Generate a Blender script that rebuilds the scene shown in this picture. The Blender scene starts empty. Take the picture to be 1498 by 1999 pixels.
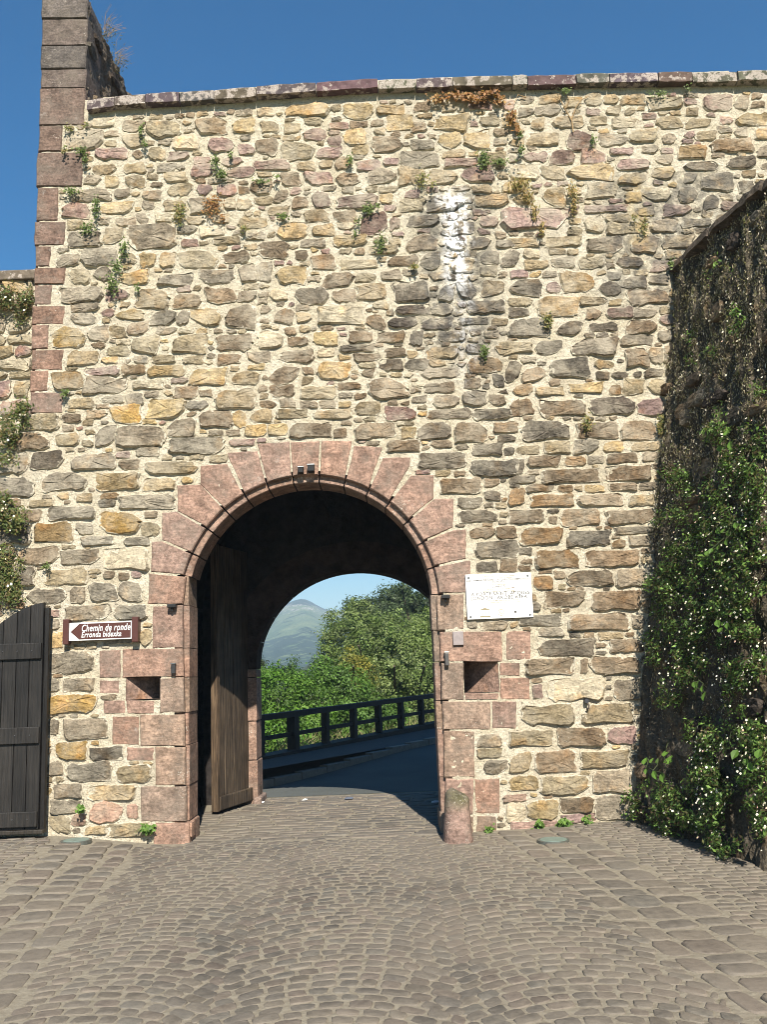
import bpy, math, random
import numpy as np
from mathutils import Vector, Matrix, noise as mn
rnd = random.Random(7); nr = np.random.default_rng(7)
R = math.radians
scene = bpy.context.scene
COL = scene.collection

# ------------------------------------------------------------------ camera, sky, sun, exposure
FPX, PIT, ROLL = 1800.0, R(9.95), R(2.2)          # focal length in photograph pixels, pitch up, roll
CAM = np.array([0.0, -9.7, 1.6])
_f = np.array([0, math.cos(PIT), math.sin(PIT)]); _u = np.array([0, -math.sin(PIT), math.cos(PIT)]); _r = np.array([1.0, 0, 0])
_R = math.cos(ROLL)*_r - math.sin(ROLL)*_u; _U = math.sin(ROLL)*_r + math.cos(ROLL)*_u
cd = bpy.data.cameras.new('camera'); cam = bpy.data.objects.new('camera', cd); COL.objects.link(cam)
cam.matrix_world = Matrix(((_R[0], _U[0], -_f[0], CAM[0]), (_R[1], _U[1], -_f[1], CAM[1]), (_R[2], _U[2], -_f[2], CAM[2]), (0, 0, 0, 1)))
cd.sensor_fit = 'VERTICAL'; cd.sensor_height = 36; cd.sensor_width = 36; cd.lens = FPX/1999*36; cd.clip_start = 0.05; cd.clip_end = 6000
scene.camera = cam
SUN_EL, SUN_LEFT = R(40), R(9)                    # elevation; light travels this much to the left of straight ahead
world = bpy.data.worlds.new('World'); scene.world = world; world.use_nodes = True
wt = world.node_tree; wt.nodes.clear()
sky = wt.nodes.new('ShaderNodeTexSky'); sky.sky_type = 'NISHITA'; sky.sun_disc = False
sky.sun_elevation = SUN_EL; sky.sun_rotation = R(180-9); sky.air_density = 1.15; sky.dust_density = 0.2; sky.ozone_density = 3.2; sky.altitude = 150
bg = wt.nodes.new('ShaderNodeBackground'); bg.inputs['Strength'].default_value = 0.06
wo = wt.nodes.new('ShaderNodeOutputWorld'); hs = wt.nodes.new('ShaderNodeHueSaturation'); hs.inputs['Saturation'].default_value = 1.6; wt.links.new(sky.outputs[0], hs.inputs['Color']); wt.links.new(hs.outputs[0], bg.inputs[0]); wt.links.new(bg.outputs[0], wo.inputs[0])
sl = bpy.data.lights.new('sun', 'SUN'); sl.energy = 5.0; sl.angle = R(0.5); sl.color = (1.0, 0.94, 0.84)
sun = bpy.data.objects.new('sun', sl); COL.objects.link(sun)
SUNDIR = Vector((-math.sin(SUN_LEFT)*math.cos(SUN_EL), math.cos(SUN_LEFT)*math.cos(SUN_EL), -math.sin(SUN_EL)))
sun.rotation_euler = SUNDIR.to_track_quat('-Z', 'Y').to_euler(); sun.location = (4, -14, 16)
vs = scene.view_settings; vs.view_transform = 'Standard'; vs.look = 'None'; vs.exposure = 1.0; vs.gamma = 1; vs.use_curve_mapping = False
scene.render.engine = 'CYCLES'
scene.cycles.filter_width = 1.0; scene.cycles.max_bounces = 6; scene.cycles.diffuse_bounces = 2; scene.cycles.volume_bounces = 0

# ------------------------------------------------------------------ measuring the place from the photograph
def ray(x, y):
    d = _f + _R*(x-749)/FPX - _U*(y-999.5)/FPX
    return d/np.linalg.norm(d)
def onY(x, y, Y=0.0):
    d = ray(x, y); return CAM + d*(Y-CAM[1])/d[1]
def onZ(x, y, z=0.0):
    d = ray(x, y); return CAM + d*(z-CAM[2])/d[2]
def onP(x, y, p, n):
    d = ray(x, y); return CAM + d*(np.dot(p-CAM, n)/np.dot(d, n))
def sm(a, b, t):
    t = min(1, max(0, (t-a)/(b-a))); return t*t*(3-2*t)
def gz(x, y):                                       # the lie of the ground
    z = 0.13*sm(2.2, 3.7, -x)*sm(-4.5, -0.2, y)*(1-sm(0.3, 1, y)) + 0.055*sm(0.6, 2.4, x)*sm(-4, 0, y)*(1-sm(0.3, 1, y))
    return z + 0.22*sm(4.0, 9.0, y)

# ------------------------------------------------------------------ objects, parts, labels
WORLDLOC = {}
def link(o, parent=None, at=(0, 0, 0)):
    COL.objects.link(o); at = Vector(at); WORLDLOC[o.name] = at
    if parent is not None:
        o.parent = parent; o.location = at - WORLDLOC[parent.name]
    else: o.location = at
    return o
def tag(o, label=None, cat=None, group=None, kind=None):
    if label: o['label'] = label
    if cat: o['category'] = cat
    if group: o['group'] = group
    if kind: o['kind'] = kind
    return o
def thing(name, loc, label, cat, group=None):
    return tag(link(bpy.data.objects.new(name, None), None, loc), label, cat, group)
class MB:
    def __init__(s): s.v = []; s.f = []; s.c = []
    def add(s, vs_, fs, col=(1, 1, 1, 0)):
        o = len(s.v); s.v.extend([tuple(map(float, p)) for p in vs_]); s.f.extend([tuple(i+o for i in f) for f in fs])
        if isinstance(col, list): s.c.extend(col)
        else: s.c.extend([col]*len(vs_))
        return s
    def box(s, lo, hi, col=(1, 1, 1, 0)):
        (a, b, c), (d, e, f) = lo, hi
        return s.add([(a, b, c), (d, b, c), (d, e, c), (a, e, c), (a, b, f), (d, b, f), (d, e, f), (a, e, f)],
                     [(0, 3, 2, 1), (4, 5, 6, 7), (0, 1, 5, 4), (1, 2, 6, 5), (2, 3, 7, 6), (3, 0, 4, 7)], col)
    def beam(s, p, q, w, h, col=(1, 1, 1, 0), up=(0, 0, 1)):
        p = Vector(p); q = Vector(q); d = (q-p).normalized(); up = Vector(up); x = d.cross(up).normalized()*w/2; z = x.cross(d).normalized()*h/2
        vv = [p-x-z, p+x-z, p+x+z, p-x+z, q-x-z, q+x-z, q+x+z, q-x+z]
        return s.add(vv, [(0, 3, 2, 1), (4, 5, 6, 7), (0, 1, 5, 4), (1, 2, 6, 5), (2, 3, 7, 6), (3, 0, 4, 7)][::1], col)
    def tube(s, pts, r0, r1=None, n=6, col=(1, 1, 1, 0)):
        r1 = r0 if r1 is None else r1; pts = [Vector(p) for p in pts]; vv = []; ff = []
        for i, p in enumerate(pts):
            d = (pts[min(i+1, len(pts)-1)]-pts[max(i-1, 0)]).normalized(); a = d.orthogonal().normalized(); b = d.cross(a)
            r = r0+(r1-r0)*i/(len(pts)-1)
            for k in range(n): t = 2*math.pi*k/n; vv.append(p+a*r*math.cos(t)+b*r*math.sin(t))
        for i in range(len(pts)-1):
            for k in range(n): ff.append((i*n+k, i*n+(k+1) % n, (i+1)*n+(k+1) % n, (i+1)*n+k))
        ff.append(tuple(range(n-1, -1, -1))); ff.append(tuple((len(pts)-1)*n+k for k in range(n)))
        return s.add(vv, ff, col)
    def mesh(s, name, mat, org, smooth=False):
        me = bpy.data.meshes.new(name); org = Vector(org)
        me.from_pydata([Vector(p)-org for p in s.v], [], s.f)
        ca = me.color_attributes.new('Col', 'FLOAT_COLOR', 'POINT'); ca.data.foreach_set('color', np.array(s.c, dtype=np.float32).ravel())
        me.materials.append(mat)
        if smooth: me.polygons.foreach_set('use_smooth', [True]*len(me.polygons))
        return me
    def build(s, name, mat, parent=None, org=None, smooth=False, bevel=0, kind=None, label=None):
        if org is None: org = np.mean(np.array(s.v), axis=0) if parent is not None else (0, 0, 0)
        o = link(bpy.data.objects.new(name, s.mesh(name, mat, org, smooth)), parent, org)
        if bevel:
            m = o.modifiers.new('bevel', 'BEVEL'); m.width = bevel; m.segments = 2; m.limit_method = 'ANGLE'
        return tag(o, label, kind=kind)
def quads(name, P, mat, cols, parent=None, org=(0, 0, 0), kind=None):
    """P: (n,4,3) world quads, cols (n,3): one mesh, fast"""
    n = len(P); me = bpy.data.meshes.new(name)
    me.vertices.add(n*4); me.vertices.foreach_set('co', (P.reshape(-1, 3)-np.array(org)).astype(np.float32).ravel())
    me.loops.add(n*4); me.loops.foreach_set('vertex_index', np.arange(n*4, dtype=np.int32))
    me.polygons.add(n); me.polygons.foreach_set('loop_start', np.arange(0, n*4, 4, dtype=np.int32)); me.polygons.foreach_set('loop_total', np.full(n, 4, dtype=np.int32))
    me.update(calc_edges=True)
    ca = me.color_attributes.new('Col', 'FLOAT_COLOR', 'POINT'); c4 = np.ones((n, 4, 4), dtype=np.float32); c4[:, :, :3] = cols[:, None, :]; ca.data.foreach_set('color', c4.ravel())
    me.materials.append(mat)
    return tag(link(bpy.data.objects.new(name, me), parent, org), kind=kind)
def unit(a): return a/np.maximum(np.linalg.norm(a, axis=-1, keepdims=True), 1e-9)
def leafquads(C, N, L, W, up=None, jit=0.6):
    """leaf-shaped quads at C facing N (+jitter), length L, width W"""
    n = len(C); N = unit(N + nr.normal(0, jit, (n, 3)))
    A = nr.normal(0, 1, (n, 3)) if up is None else np.tile(np.array(up, float), (n, 1)) + nr.normal(0, .45, (n, 3))
    A = unit(A - N*np.sum(A*N, axis=1, keepdims=True)); B = np.cross(N, A)
    L = np.broadcast_to(np.asarray(L, float), (n,))[:, None]/2; W = np.broadcast_to(np.asarray(W, float), (n,))[:, None]/2
    return np.stack([C-A*L, C+B*W-A*L*.15+N*W*.35, C+A*L, C-B*W-A*L*.15+N*W*.35], axis=1)

# ------------------------------------------------------------------ materials
class NT:
    def __init__(s, name):
        s.m = bpy.data.materials.new(name); s.m.use_nodes = True; s.t = s.m.node_tree; s.t.nodes.clear()
        s.out = s.t.nodes.new('ShaderNodeOutputMaterial')
        g = s.t.nodes.new('ShaderNodeNewGeometry'); s.pos = g.outputs['Position']
    def n(s, typ, ins=None, **pr):
        nd = s.t.nodes.new(typ)
        for k, v in pr.items(): setattr(nd, k, v)
        for k, v in (ins or {}).items(): s.set(nd.inputs[k], v)
        return nd
    def set(s, sock, v):
        if isinstance(v, bpy.types.NodeSocket): s.t.links.new(v, sock)
        elif isinstance(v, (tuple, list)) and len(v) == 3 and sock.type == 'RGBA': sock.default_value = (*v, 1)
        else: sock.default_value = v
    def math(s, op, a, b=0.0, c=None, clamp=False):
        nd = s.n('ShaderNodeMath', operation=op, use_clamp=clamp); s.set(nd.inputs[0], a); s.set(nd.inputs[1], b)
        if c is not None: s.set(nd.inputs[2], c)
        return nd.outputs[0]
    def noise(s, scale, detail=4, rough=.55, vec=None, dist=0.0):
        return s.n('ShaderNodeTexNoise', {'Vector': vec or s.pos, 'Scale': scale, 'Detail': detail, 'Roughness': rough, 'Distortion': dist}).outputs['Fac']
    def vor(s, scale, vec=None, feature='F1', rand=1.0):
        return s.n('ShaderNodeTexVoronoi', {'Vector': vec or s.pos, 'Scale': scale, 'Randomness': rand}, feature=feature).outputs['Distance']
    def ramp(s, f, a, b, lo=0.0, hi=1.0):
        return s.n('ShaderNodeMapRange', {'Value': f, 'From Min': a, 'From Max': b, 'To Min': lo, 'To Max': hi}, interpolation_type='SMOOTHSTEP').outputs[0]
    def mix(s, f, a, b, mode='MIX'):
        nd = s.n('ShaderNodeMix', data_type='RGBA', blend_type=mode); s.set(nd.inputs[0], f); s.set(nd.inputs[6], a); s.set(nd.inputs[7], b); return nd.outputs[2]
    def scalevec(s, v): return s.n('ShaderNodeMapping', {'Vector': s.pos, 'Scale': v}).outputs[0]
    def attr(s):
        a = s.n('ShaderNodeAttribute', attribute_name='Col'); return a.outputs['Color'], a.outputs['Alpha']
    def val(s, col, v):                              # brightness multiplier
        return s.mix(1.0, col, s.n('ShaderNodeCombineColor', {'Red': v, 'Green': v, 'Blue': v}).outputs[0], 'MULTIPLY')
    def xyz(s): o = s.n('ShaderNodeSeparateXYZ', {'Vector': s.pos}).outputs; return o[0], o[1], o[2]
    def fin(s, col, rough=.85, bumps=(), spec=.25, metal=0.0, trans=None):
        nrm = None
        for h, strength, dist in bumps:
            b = s.n('ShaderNodeBump', {'Height': h, 'Strength': strength, 'Distance': dist})
            if nrm is not None: s.set(b.inputs['Normal'], nrm)
            nrm = b.outputs[0]
        p = s.n('ShaderNodeBsdfPrincipled', {'Base Color': col, 'Roughness': rough, 'Specular IOR Level': spec, 'Metallic': metal})
        if nrm is not None: s.set(p.inputs['Normal'], nrm)
        o = p.outputs[0]
        if trans is not None:
            tr = s.n('ShaderNodeBsdfTranslucent', {'Color': trans}); mx = s.n('ShaderNodeMixShader', {0: .3, 1: o, 2: tr.outputs[0]}); o = mx.outputs[0]
        s.t.links.new(o, s.out.inputs[0]); return s.m
def plain(name, col, rough=.7, var=.15, metal=0.0, spec=.3):
    t = NT(name); c = t.val(col, t.ramp(t.noise(14, 6), .2, .8, 1-var, 1+var)); return t.fin(c, rough, ((t.noise(160, 3), .15, .01),), spec, metal)

def stains(t, col):
    """lime run and soot-grey weathering on the gate wall, each with its own outline"""
    x, y, z = t.xyz()
    w1 = t.math('MULTIPLY', t.math('SUBTRACT', t.noise(5, 5), .5), .34)
    w2 = t.math('MULTIPLY', t.math('SUBTRACT', t.noise(1, 4, vec=t.scalevec((14, 14, 1.2))), .5), .9)
    xx = t.math('ADD', t.math('ADD', x, w1), t.math('MULTIPLY', z, .0))
    def band(cx, hw, z0, z1, soft, zs):
        a = t.ramp(t.math('ABSOLUTE', t.math('SUBTRACT', xx, cx)), hw+soft, hw-soft)
        return t.math('MULTIPLY', a, t.math('MULTIPLY', t.ramp(z, z0-zs, z0+zs), t.ramp(z, z1+.12, z1-.12)))
    grey = t.math('MAXIMUM', band(0.92, .42, 4.9, 6.95, .22, .5), t.math('MULTIPLY', band(3.35, .75, 5.5, 7.1, .3, .3), .9))
    grey = t.math('MULTIPLY', grey, t.ramp(t.noise(9, 5), .36, .6))
    col = t.mix(t.math('MULTIPLY', grey, .72), col, (.07, .066, .06))
    lime = t.math('MAXIMUM', band(0.93, .12, 5.85, 6.95, .1, .3), t.math('MULTIPLY', band(0.96, .08, 4.8, 6.2, .1, .5), .36))
    lime = t.math('MULTIPLY', lime, t.ramp(t.math('ADD', t.noise(17, 6, .65), t.math('MULTIPLY', w2, .6)), .38, .56))
    # ochre run
    och = t.math('MULTIPLY', band(3.0, .10, 6.2, 7.0, .08, .2), t.ramp(t.noise(8, 4), .35, .6))
    col = t.mix(t.math('MULTIPLY', och, .5), col, (.5, .36, .16))
    return t.mix(lime, col, (.86, .85, .83))

MORTAR = (.56, .495, .37)
def mk_stone(name, lime_amt=.6, stain=True, edge=True, bump=1.0, pitted=False):
    t = NT(name); c, a = t.attr()
    n1 = t.noise(7, 8, .62); n2 = t.noise(38, 5, .6); str_ = t.noise(1, 6, .6, vec=t.scalevec((9, 9, 34)))
    c = t.val(c, t.ramp(n1, .25, .75, .62, 1.38)); c = t.val(c, t.ramp(n2, .3, .7, .68, 1.32)); c = t.val(c, t.ramp(str_, .3, .7, .82, 1.18))
    hue = t.noise(4.3, 5); c = c if pitted else t.mix(t.ramp(hue, .52, .72, 0, .45), c, t.mix(1.0, c, (1.5, 1.05, .55), 'MULTIPLY'))
    dark = t.ramp(t.noise(5.1, 6, .6), .6, .74, 0, .4); c = t.mix(dark, c, (.05, .045, .04))
    if edge:                                         # mortar smeared over the edges of the stones
        e = t.ramp(t.math('ADD', a, t.math('MULTIPLY', t.math('SUBTRACT', t.noise(15, 8, .75), .5), 2.9)), .70, .88)
        film = t.math('MULTIPLY', t.ramp(t.noise(2.6, 7, .72), .42, .64), t.ramp(t.xyz()[2], 1.5, 5.5, .25, .46)); c = t.mix(film, c, (.50, .44, .33))
        c = t.mix(t.math('MULTIPLY', e, .92), c, t.mix(t.noise(30, 4), (.44, .38, .28), (.62, .56, .44)))
    if lime_amt:
        lm = t.ramp(t.math('ADD', t.noise(60, 4, .7), t.math('MULTIPLY', t.noise(2.6, 3), .5)), .90 if pitted else .92, 1.02, 0, lime_amt); c = t.mix(lm, c, (.62, .57, .48))
    if stain: c = stains(t, c)
    if pitted:
        c = t.mix(t.ramp(t.noise(3.3, 7, .7), .44, .66, 0, .55), c, (.175, .145, .115)); c = t.mix(t.ramp(t.noise(5.5, 7, .75), .60, .70, 0, .55), c, (.40, .35, .30))
    crack = t.ramp(t.vor(7, vec=t.n('ShaderNodeMix', {0: .25, 4: t.pos, 5: t.n('ShaderNodeTexNoise', {'Vector': t.pos, 'Scale': 6.0}).outputs['Color']}, data_type='VECTOR').outputs[1], feature='DISTANCE_TO_EDGE'), 0, .03)
    b = [(n1, .7*bump, .05), (str_, .6*bump, .02), (n2, .7*bump, .012), (crack, .15*bump, .008)]
    if pitted: b.append((t.noise(110, 3, .6), .9, .006))
    else: b.append((t.noise(150, 3), .45*bump, .004))
    return t.fin(c, .9, b, .15)
M_STONE = mk_stone('rubble_stone')
M_PINK = mk_stone('pink_sandstone', .95, False, False, .55, True)
M_SLOT = mk_stone('rough_slot_stone', .3, False, False, .6)
M_DARKSTONE = mk_stone('dark_lichen_stone', .5, False, False, 1.2)
def mk_mortar():
    t = NT('lime_mortar'); n1 = t.noise(3.2, 6, .6); n2 = t.noise(30, 6, .7); n3 = t.noise(90, 4, .7)
    c = t.mix(t.ramp(n1, .3, .7), (.56, .485, .345), (.70, .63, .49)); c = t.mix(t.ramp(n2, .56, .70), c, (.22, .18, .125)); c = t.val(c, t.ramp(n3, .3, .7, .66, 1.2))
    c = t.mix(t.ramp(t.noise(1.1, 4), .5, .7, 0, .3), c, (.38, .33, .27))
    c = stains(t, c)
    cr = t.vor(22)
    return t.fin(c, .95, ((n2, 1, .03), (n3, .9, .012), (cr, .5, .02), (t.noise(260, 2), .5, .004)), .1)
M_MORTAR = mk_mortar()
def mk_coping():
    t = NT('lichen_coping'); c, a = t.attr(); n = t.noise(9, 6, .65)
    c = t.val(c, t.ramp(n, .25, .75, .6, 1.4))
    spots = t.math('MULTIPLY', t.ramp(t.math('ADD', t.noise(11, 5, .6), t.math('MULTIPLY', a, .17)), .58, .66), t.ramp(t.noise(70, 3), .3, .5))
    c = t.mix(t.math('MULTIPLY', spots, .8), c, (.42, .36, .31))
    sp2 = t.ramp(t.vor(26), .16, .10); c = t.mix(t.math('MULTIPLY', sp2, t.ramp(t.noise(3), .45, .55)), c, (.62, .6, .52))
    return t.fin(c, .92, ((n, .5, .02), (t.noise(60, 5), .5, .01)), .12)
M_COPING = mk_coping()
def mk_shade_stone():  # passage stone coloured near black to carry the deep shade inside
    t = NT('shade_dark_stone'); c, a = t.attr(); n = t.noise(6, 6, .6); c = t.val(c, t.ramp(n, .3, .7, .5, 1.5))
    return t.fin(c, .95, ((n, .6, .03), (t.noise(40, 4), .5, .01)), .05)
M_SHADESTONE = mk_shade_stone()
def mk_sett():
    t = NT('sett_stone'); c, a = t.attr(); n1 = t.noise(16, 6, .6); n2 = t.noise(90, 4, .6)
    c = t.val(c, t.ramp(n1, .25, .75, .78, 1.22)); c = t.val(c, t.ramp(n2, .3, .7, .86, 1.14))
    big = t.noise(.55, 4, .6); dust = t.ramp(t.math('ADD', t.math('MULTIPLY', big, .9), t.math('MULTIPLY', n1, .35)), .44, .76, .08, .66)
    e = t.ramp(t.math('ADD', a, t.math('MULTIPLY', t.math('SUBTRACT', t.noise(35, 4), .5), 1.2)), .55, 1.0)
    c = t.mix(t.math('MAXIMUM', dust, t.math('MULTIPLY', e, .6)), c, (.205, .173, .134))
    sp = t.ramp(t.noise(1.7, 7, .7), .60, .72, 0, .35); c = t.mix(sp, c, (.075, .062, .05)); return t.fin(c, .75, ((n1, .5, .012), (n2, .7, .005)), .3)
M_SETT = mk_sett()
def mk_joint():
    t = NT('sandy_joint'); n = t.noise(20, 6, .65); n2 = t.noise(120, 3)
    c = t.mix(t.ramp(n, .3, .7), (.20, .172, .128), (.265, .235, .18)); c = t.mix(t.ramp(t.noise(2, 4), .55, .75, 0, .5), c, (.13, .115, .085)); c = t.mix(t.ramp(t.noise(7, 5, .6), .62, .72, 0, .6), c, (.09, .085, .04))
    return t.fin(c, .95, ((n, .6, .02), (n2, .6, .006)), .1)
M_JOINT = mk_joint()
def mk_asphalt():
    t = NT('asphalt'); n = t.noise(220, 3); b = t.noise(.8, 4)
    c = t.val((.088, .092, .083), t.ramp(t.math('ADD', t.math('MULTIPLY', n, .6), t.math('MULTIPLY', b, .5)), .3, .8, .7, 1.35)); return t.fin(c, .9, ((n, .7, .006),), .2)
M_ASPH = mk_asphalt()
def mk_wood(name, base, dark, spec=.25, rough=.7):
    t = NT(name); c, a = t.attr(); g = t.noise(1, 7, .65, vec=t.scalevec((60, 60, 2.2)), dist=.6); g2 = t.noise(3, 4)
    c = t.mix(1.0, t.mix(t.ramp(g, .35, .65), dark, base), c, 'MULTIPLY'); c = t.val(c, t.ramp(g2, .3, .7, .7, 1.25)); return t.fin(c, rough, ((g, .7, .01),), spec)
M_OLDWOOD = mk_wood('weathered_oak', (.11, .08, .052), (.022, .016, .011))
M_BLACKWOOD = mk_wood('black_stained_wood', (.022, .019, .016), (.010, .009, .008), .3, .55)
M_RAIL = mk_wood('shade_dark_timber', (.026, .021, .017), (.012, .010, .008))  # fence colour darkened to stand in for the shade it stands in
M_DARKASPH = plain('shade_dark_asphalt', (.05, .05, .048), .9, .2)  # asphalt in a darker tone, shade painted in for the sidewalk
def mk_leaf(name, tr=.45, spec=.3):
    t = NT(name); c, a = t.attr(); return t.fin(c, .55, (), spec, 0, t.mix(1.0, c, (1.3, 1.5, .5), 'MULTIPLY'))
M_LEAF = mk_leaf('leaf')
M_DRY = plain('dry_stem', (.30, .20, .10), .9, .4)
def mk_attr(name, rough=.7, metal=0.0, spec=.3):
    t = NT(name); c, a = t.attr(); c = t.val(c, t.ramp(t.noise(25, 4), .2, .8, .85, 1.15)); return t.fin(c, rough, (), spec, metal)
M_PAINT = mk_attr('paint', .45, 0, .4)
M_METAL = mk_attr('metal', .5, .6)
M_PETAL = mk_attr('petal', .6, 0, .2)
M_STEM = plain('green_stem', (.06, .075, .03), .9, .3)
M_BARK = plain('bark', (.09, .07, .05), .95, .4)

# ------------------------------------------------------------------ stone shapes
PAL = dict(y=(.30, .215, .105), Y=(.27, .175, .06), o=(.19, .125, .066), O=(.21, .148, .074), t=(.235, .185, .112), w=(.36, .30, .205), g=(.18, .152, .112),
           d=(.092, .077, .058), D=(.058, .046, .037), b=(.155, .113, .072), p=(.215, .142, .122), P=(.115, .073, .063), k=(.265, .170, .126), K=(.245, .174, .128))
def colr(ch, v=.14):
    c = PAL[ch]; f = 1+rnd.uniform(-v, v); h = rnd.uniform(-.05, .05); return (c[0]*f*(1+h), c[1]*f, c[2]*f*(1-h))
def area2(p): return sum(p[i][0]*p[(i+1) % len(p)][1]-p[(i+1) % len(p)][0]*p[i][1] for i in range(len(p)))/2
def stone_into(mb, pts, proud, col, y0=0.0, rough=1.0, inset=.17, fr=None, flat=False, back=.04):
    """a stone with outline PTS (x,z) standing PROUD of the plane y=y0; fr maps (x, depth, z) to world"""
    if area2(pts) < 0: pts = pts[::-1]
    n = len(pts); cx = sum(p[0] for p in pts)/n; cz = sum(p[1] for p in pts)/n; vv = []; cc = []
    size = math.sqrt(abs(area2(pts)))
    def ring(f, dep, j, a):
        for x, z in pts:
            jx = rnd.uniform(-j, j)
            vv.append((cx+(x-cx)*f, dep+(0 if j == 0 else rnd.uniform(-j, j)), cz+(z-cz)*f)); cc.append((*col, a))
    tilt = (rnd.uniform(-.12, .12)*rough, rnd.uniform(-.10, .16)*rough)
    ring(1.0, back, 0, 1.0); ring(.99, -proud*(.35 if flat else .62), 0, .95)
    if flat:
        ins = max(.5, 1-.024/size); ring(ins, -proud, .0015, .35); fs = []
        L = 3
    else:
        ring(1-inset*.62, -proud*.93, proud*.12*rough, .5); k0 = len(vv); ring(rnd.uniform(.3, .6), -proud*1.02, proud*.13*rough, 0.0); L = 4
        ox_, oz_ = rnd.uniform(-.3, .3), rnd.uniform(-.25, .25); ex = max(abs(p[0]-cx) for p in pts); ez_ = max(abs(p[1]-cz) for p in pts)
        for i in range(k0, k0+n): x, y, z = vv[i]; vv[i] = (x+ox_*ex*.6, y+rnd.uniform(-.1, .1)*proud, z+oz_*ez_*.6)
    for i in range(2*n, L*n):
        x, y, z = vv[i]; vv[i] = (x, y+(x-cx)*tilt[0]*(0 if flat else 1)+(z-cz)*tilt[1]*(0 if flat else 1), z)
    fs = []
    for k in range(L-1):
        for i in range(n): j = (i+1) % n; fs.append((k*n+i, k*n+j, (k+1)*n+j, (k+1)*n+i))
    vv.append((cx, vv[(L-1)*n][1], cz) if flat else tuple(np.mean(np.array(vv[(L-1)*n:L*n]), axis=0))); cc.append((*col, 0.0))
    for i in range(n): fs.append(((L-1)*n+i, (L-1)*n+(i+1) % n, len(vv)-1))
    if fr: vv = [fr(*p) for p in vv]
    else: vv = [(p[0], y0+p[1], p[2]) for p in vv]
    return mb.add(vv, fs, cc)
def blob(x0, y0, x1, y1, n=12, j=.075):
    """a roughly squared stone with knocked-off corners, in photograph pixels"""
    cx, cy, a, b = (x0+x1)/2, (y0+y1)/2, (x1-x0)/2, (y1-y0)/2; out = []; m = min(a, b); wild = 1.0 if cy < 820 else .45
    sk = rnd.uniform(-.3, .3)*wild; tp = rnd.uniform(-.26, .26)*wild; j = j*(1+.7*wild)
    cut = [rnd.uniform(.15, .5) if rnd.random() < .8-.3*wild else rnd.uniform(.6, 1.25) for _ in range(4)]
    for q, (sx, sy) in enumerate(((1, 1), (-1, 1), (-1, -1), (1, -1))):
        r = cut[q]*m; ra, rb = r*rnd.uniform(.8, 1.7), r*rnd.uniform(.7, 1.1)
        pA, pB = (sx*a, sy*(b-min(rb, b*.95))), (sx*(a-min(ra, a*.95)), sy*b)
        pts = [pA, pB] if (q % 2 == 0) else [pB, pA]
        if n > 9: pts.insert(1, ((pA[0]+pB[0])/2+sx*r*.16, (pA[1]+pB[1])/2+sy*r*.16))
        out += pts
        if n > 9 and q in (0, 2):
            for u in ((.4, -.1, -.5) if a > 2.2*b else (.05,)): out.append((sx*a*(u+rnd.uniform(-.12, .12)), sy*b*rnd.uniform(.84, 1.06)))
        if n > 9 and q in (1, 3): out.append((sx*a*rnd.uniform(.92, 1.03), sy*b*rnd.uniform(-.2, .2)))
    return [(cx+u+sk*v+rnd.uniform(-j, j)*m, cy+v*(1+tp*u/a)-.04*u+rnd.uniform(-j, j)*m) for u, v in out]
def block_pts(px, Y, n_edge=3, j=.004):
    """polygon in photograph pixels -> (x,z) outline on plane Y, edges subdivided and slightly worn"""
    w = [onY(x, y, Y) for x, y in px]; p = [(a[0], a[2]) for a in w]; out = []
    for i in range(len(p)):
        a, b = p[i], p[(i+1) % len(p)]; L = math.hypot(b[0]-a[0], b[1]-a[1]); k = max(1, min(n_edge, int(L/.12)))
        for q in range(k): t = q/k; out.append((a[0]+(b[0]-a[0])*t+rnd.uniform(-j, j), a[1]+(b[1]-a[1])*t+rnd.uniform(-j, j)))
    return out

# ------------------------------------------------------------------ setting: ground sheets, roads
def sheet(name, xs, ys, zf, mat, dz=0.0, kind='structure'):
    mb = MB(); nx, ny = len(xs), len(ys)
    mb.add([(x, y, zf(x, y)+dz) for y in ys for x in xs], [(j*nx+i, j*nx+i+1, (j+1)*nx+i+1, (j+1)*nx+i) for j in range(ny-1) for i in range(nx-1)])
    return mb.build(name, mat, smooth=True, kind=kind)
def mk_field():
    t = NT('meadow'); n = t.noise(.6, 6, .6); n2 = t.noise(9, 5, .7)
    c = t.mix(t.ramp(n, .35, .65), (.075, .105, .028), (.16, .15, .06)); c = t.val(c, t.ramp(n2, .2, .8, .6, 1.4)); return t.fin(c, .95, ((n2, .6, .05),), .1)
M_FIELD = mk_field()
sheet('ground', [-2600, -900, -300, -100, -40, 0, 40, 100, 300, 900, 2600], [-300, -60, -20, 0, 20, 60, 140, 300, 700, 1600, 3000], lambda x, y: -.9, M_FIELD)
pave = sheet('pavement', np.linspace(-9, 9, 73), np.linspace(-14, 3.34, 70), gz, M_JOINT)
WORLDLOC[pave.name] = Vector((0, 0, 0))
_fa, _fb = onY(572, 1465, 7.8), onY(823, 1416, 13.2)
def _off(x, y): return (x-_fa[0])*(_fb[1]-_fa[1])-(y-_fa[1])*(_fb[0]-_fa[0])   # > 0 on the road side of the fence
_mb = MB(); _xs, _ys = np.linspace(-14, 16, 121), np.linspace(3.33, 30, 107); _n = len(_xs)
_mb.add([(x, y, gz(x, y)+.004) for y in _ys for x in _xs], [(j*_n+i, j*_n+i+1, (j+1)*_n+i+1, (j+1)*_n+i) for j in range(106) for i in range(120) if _off(_xs[i], _ys[j+1]) > -.5])
_mb.build('road', M_ASPH, smooth=True, kind='structure')

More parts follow.
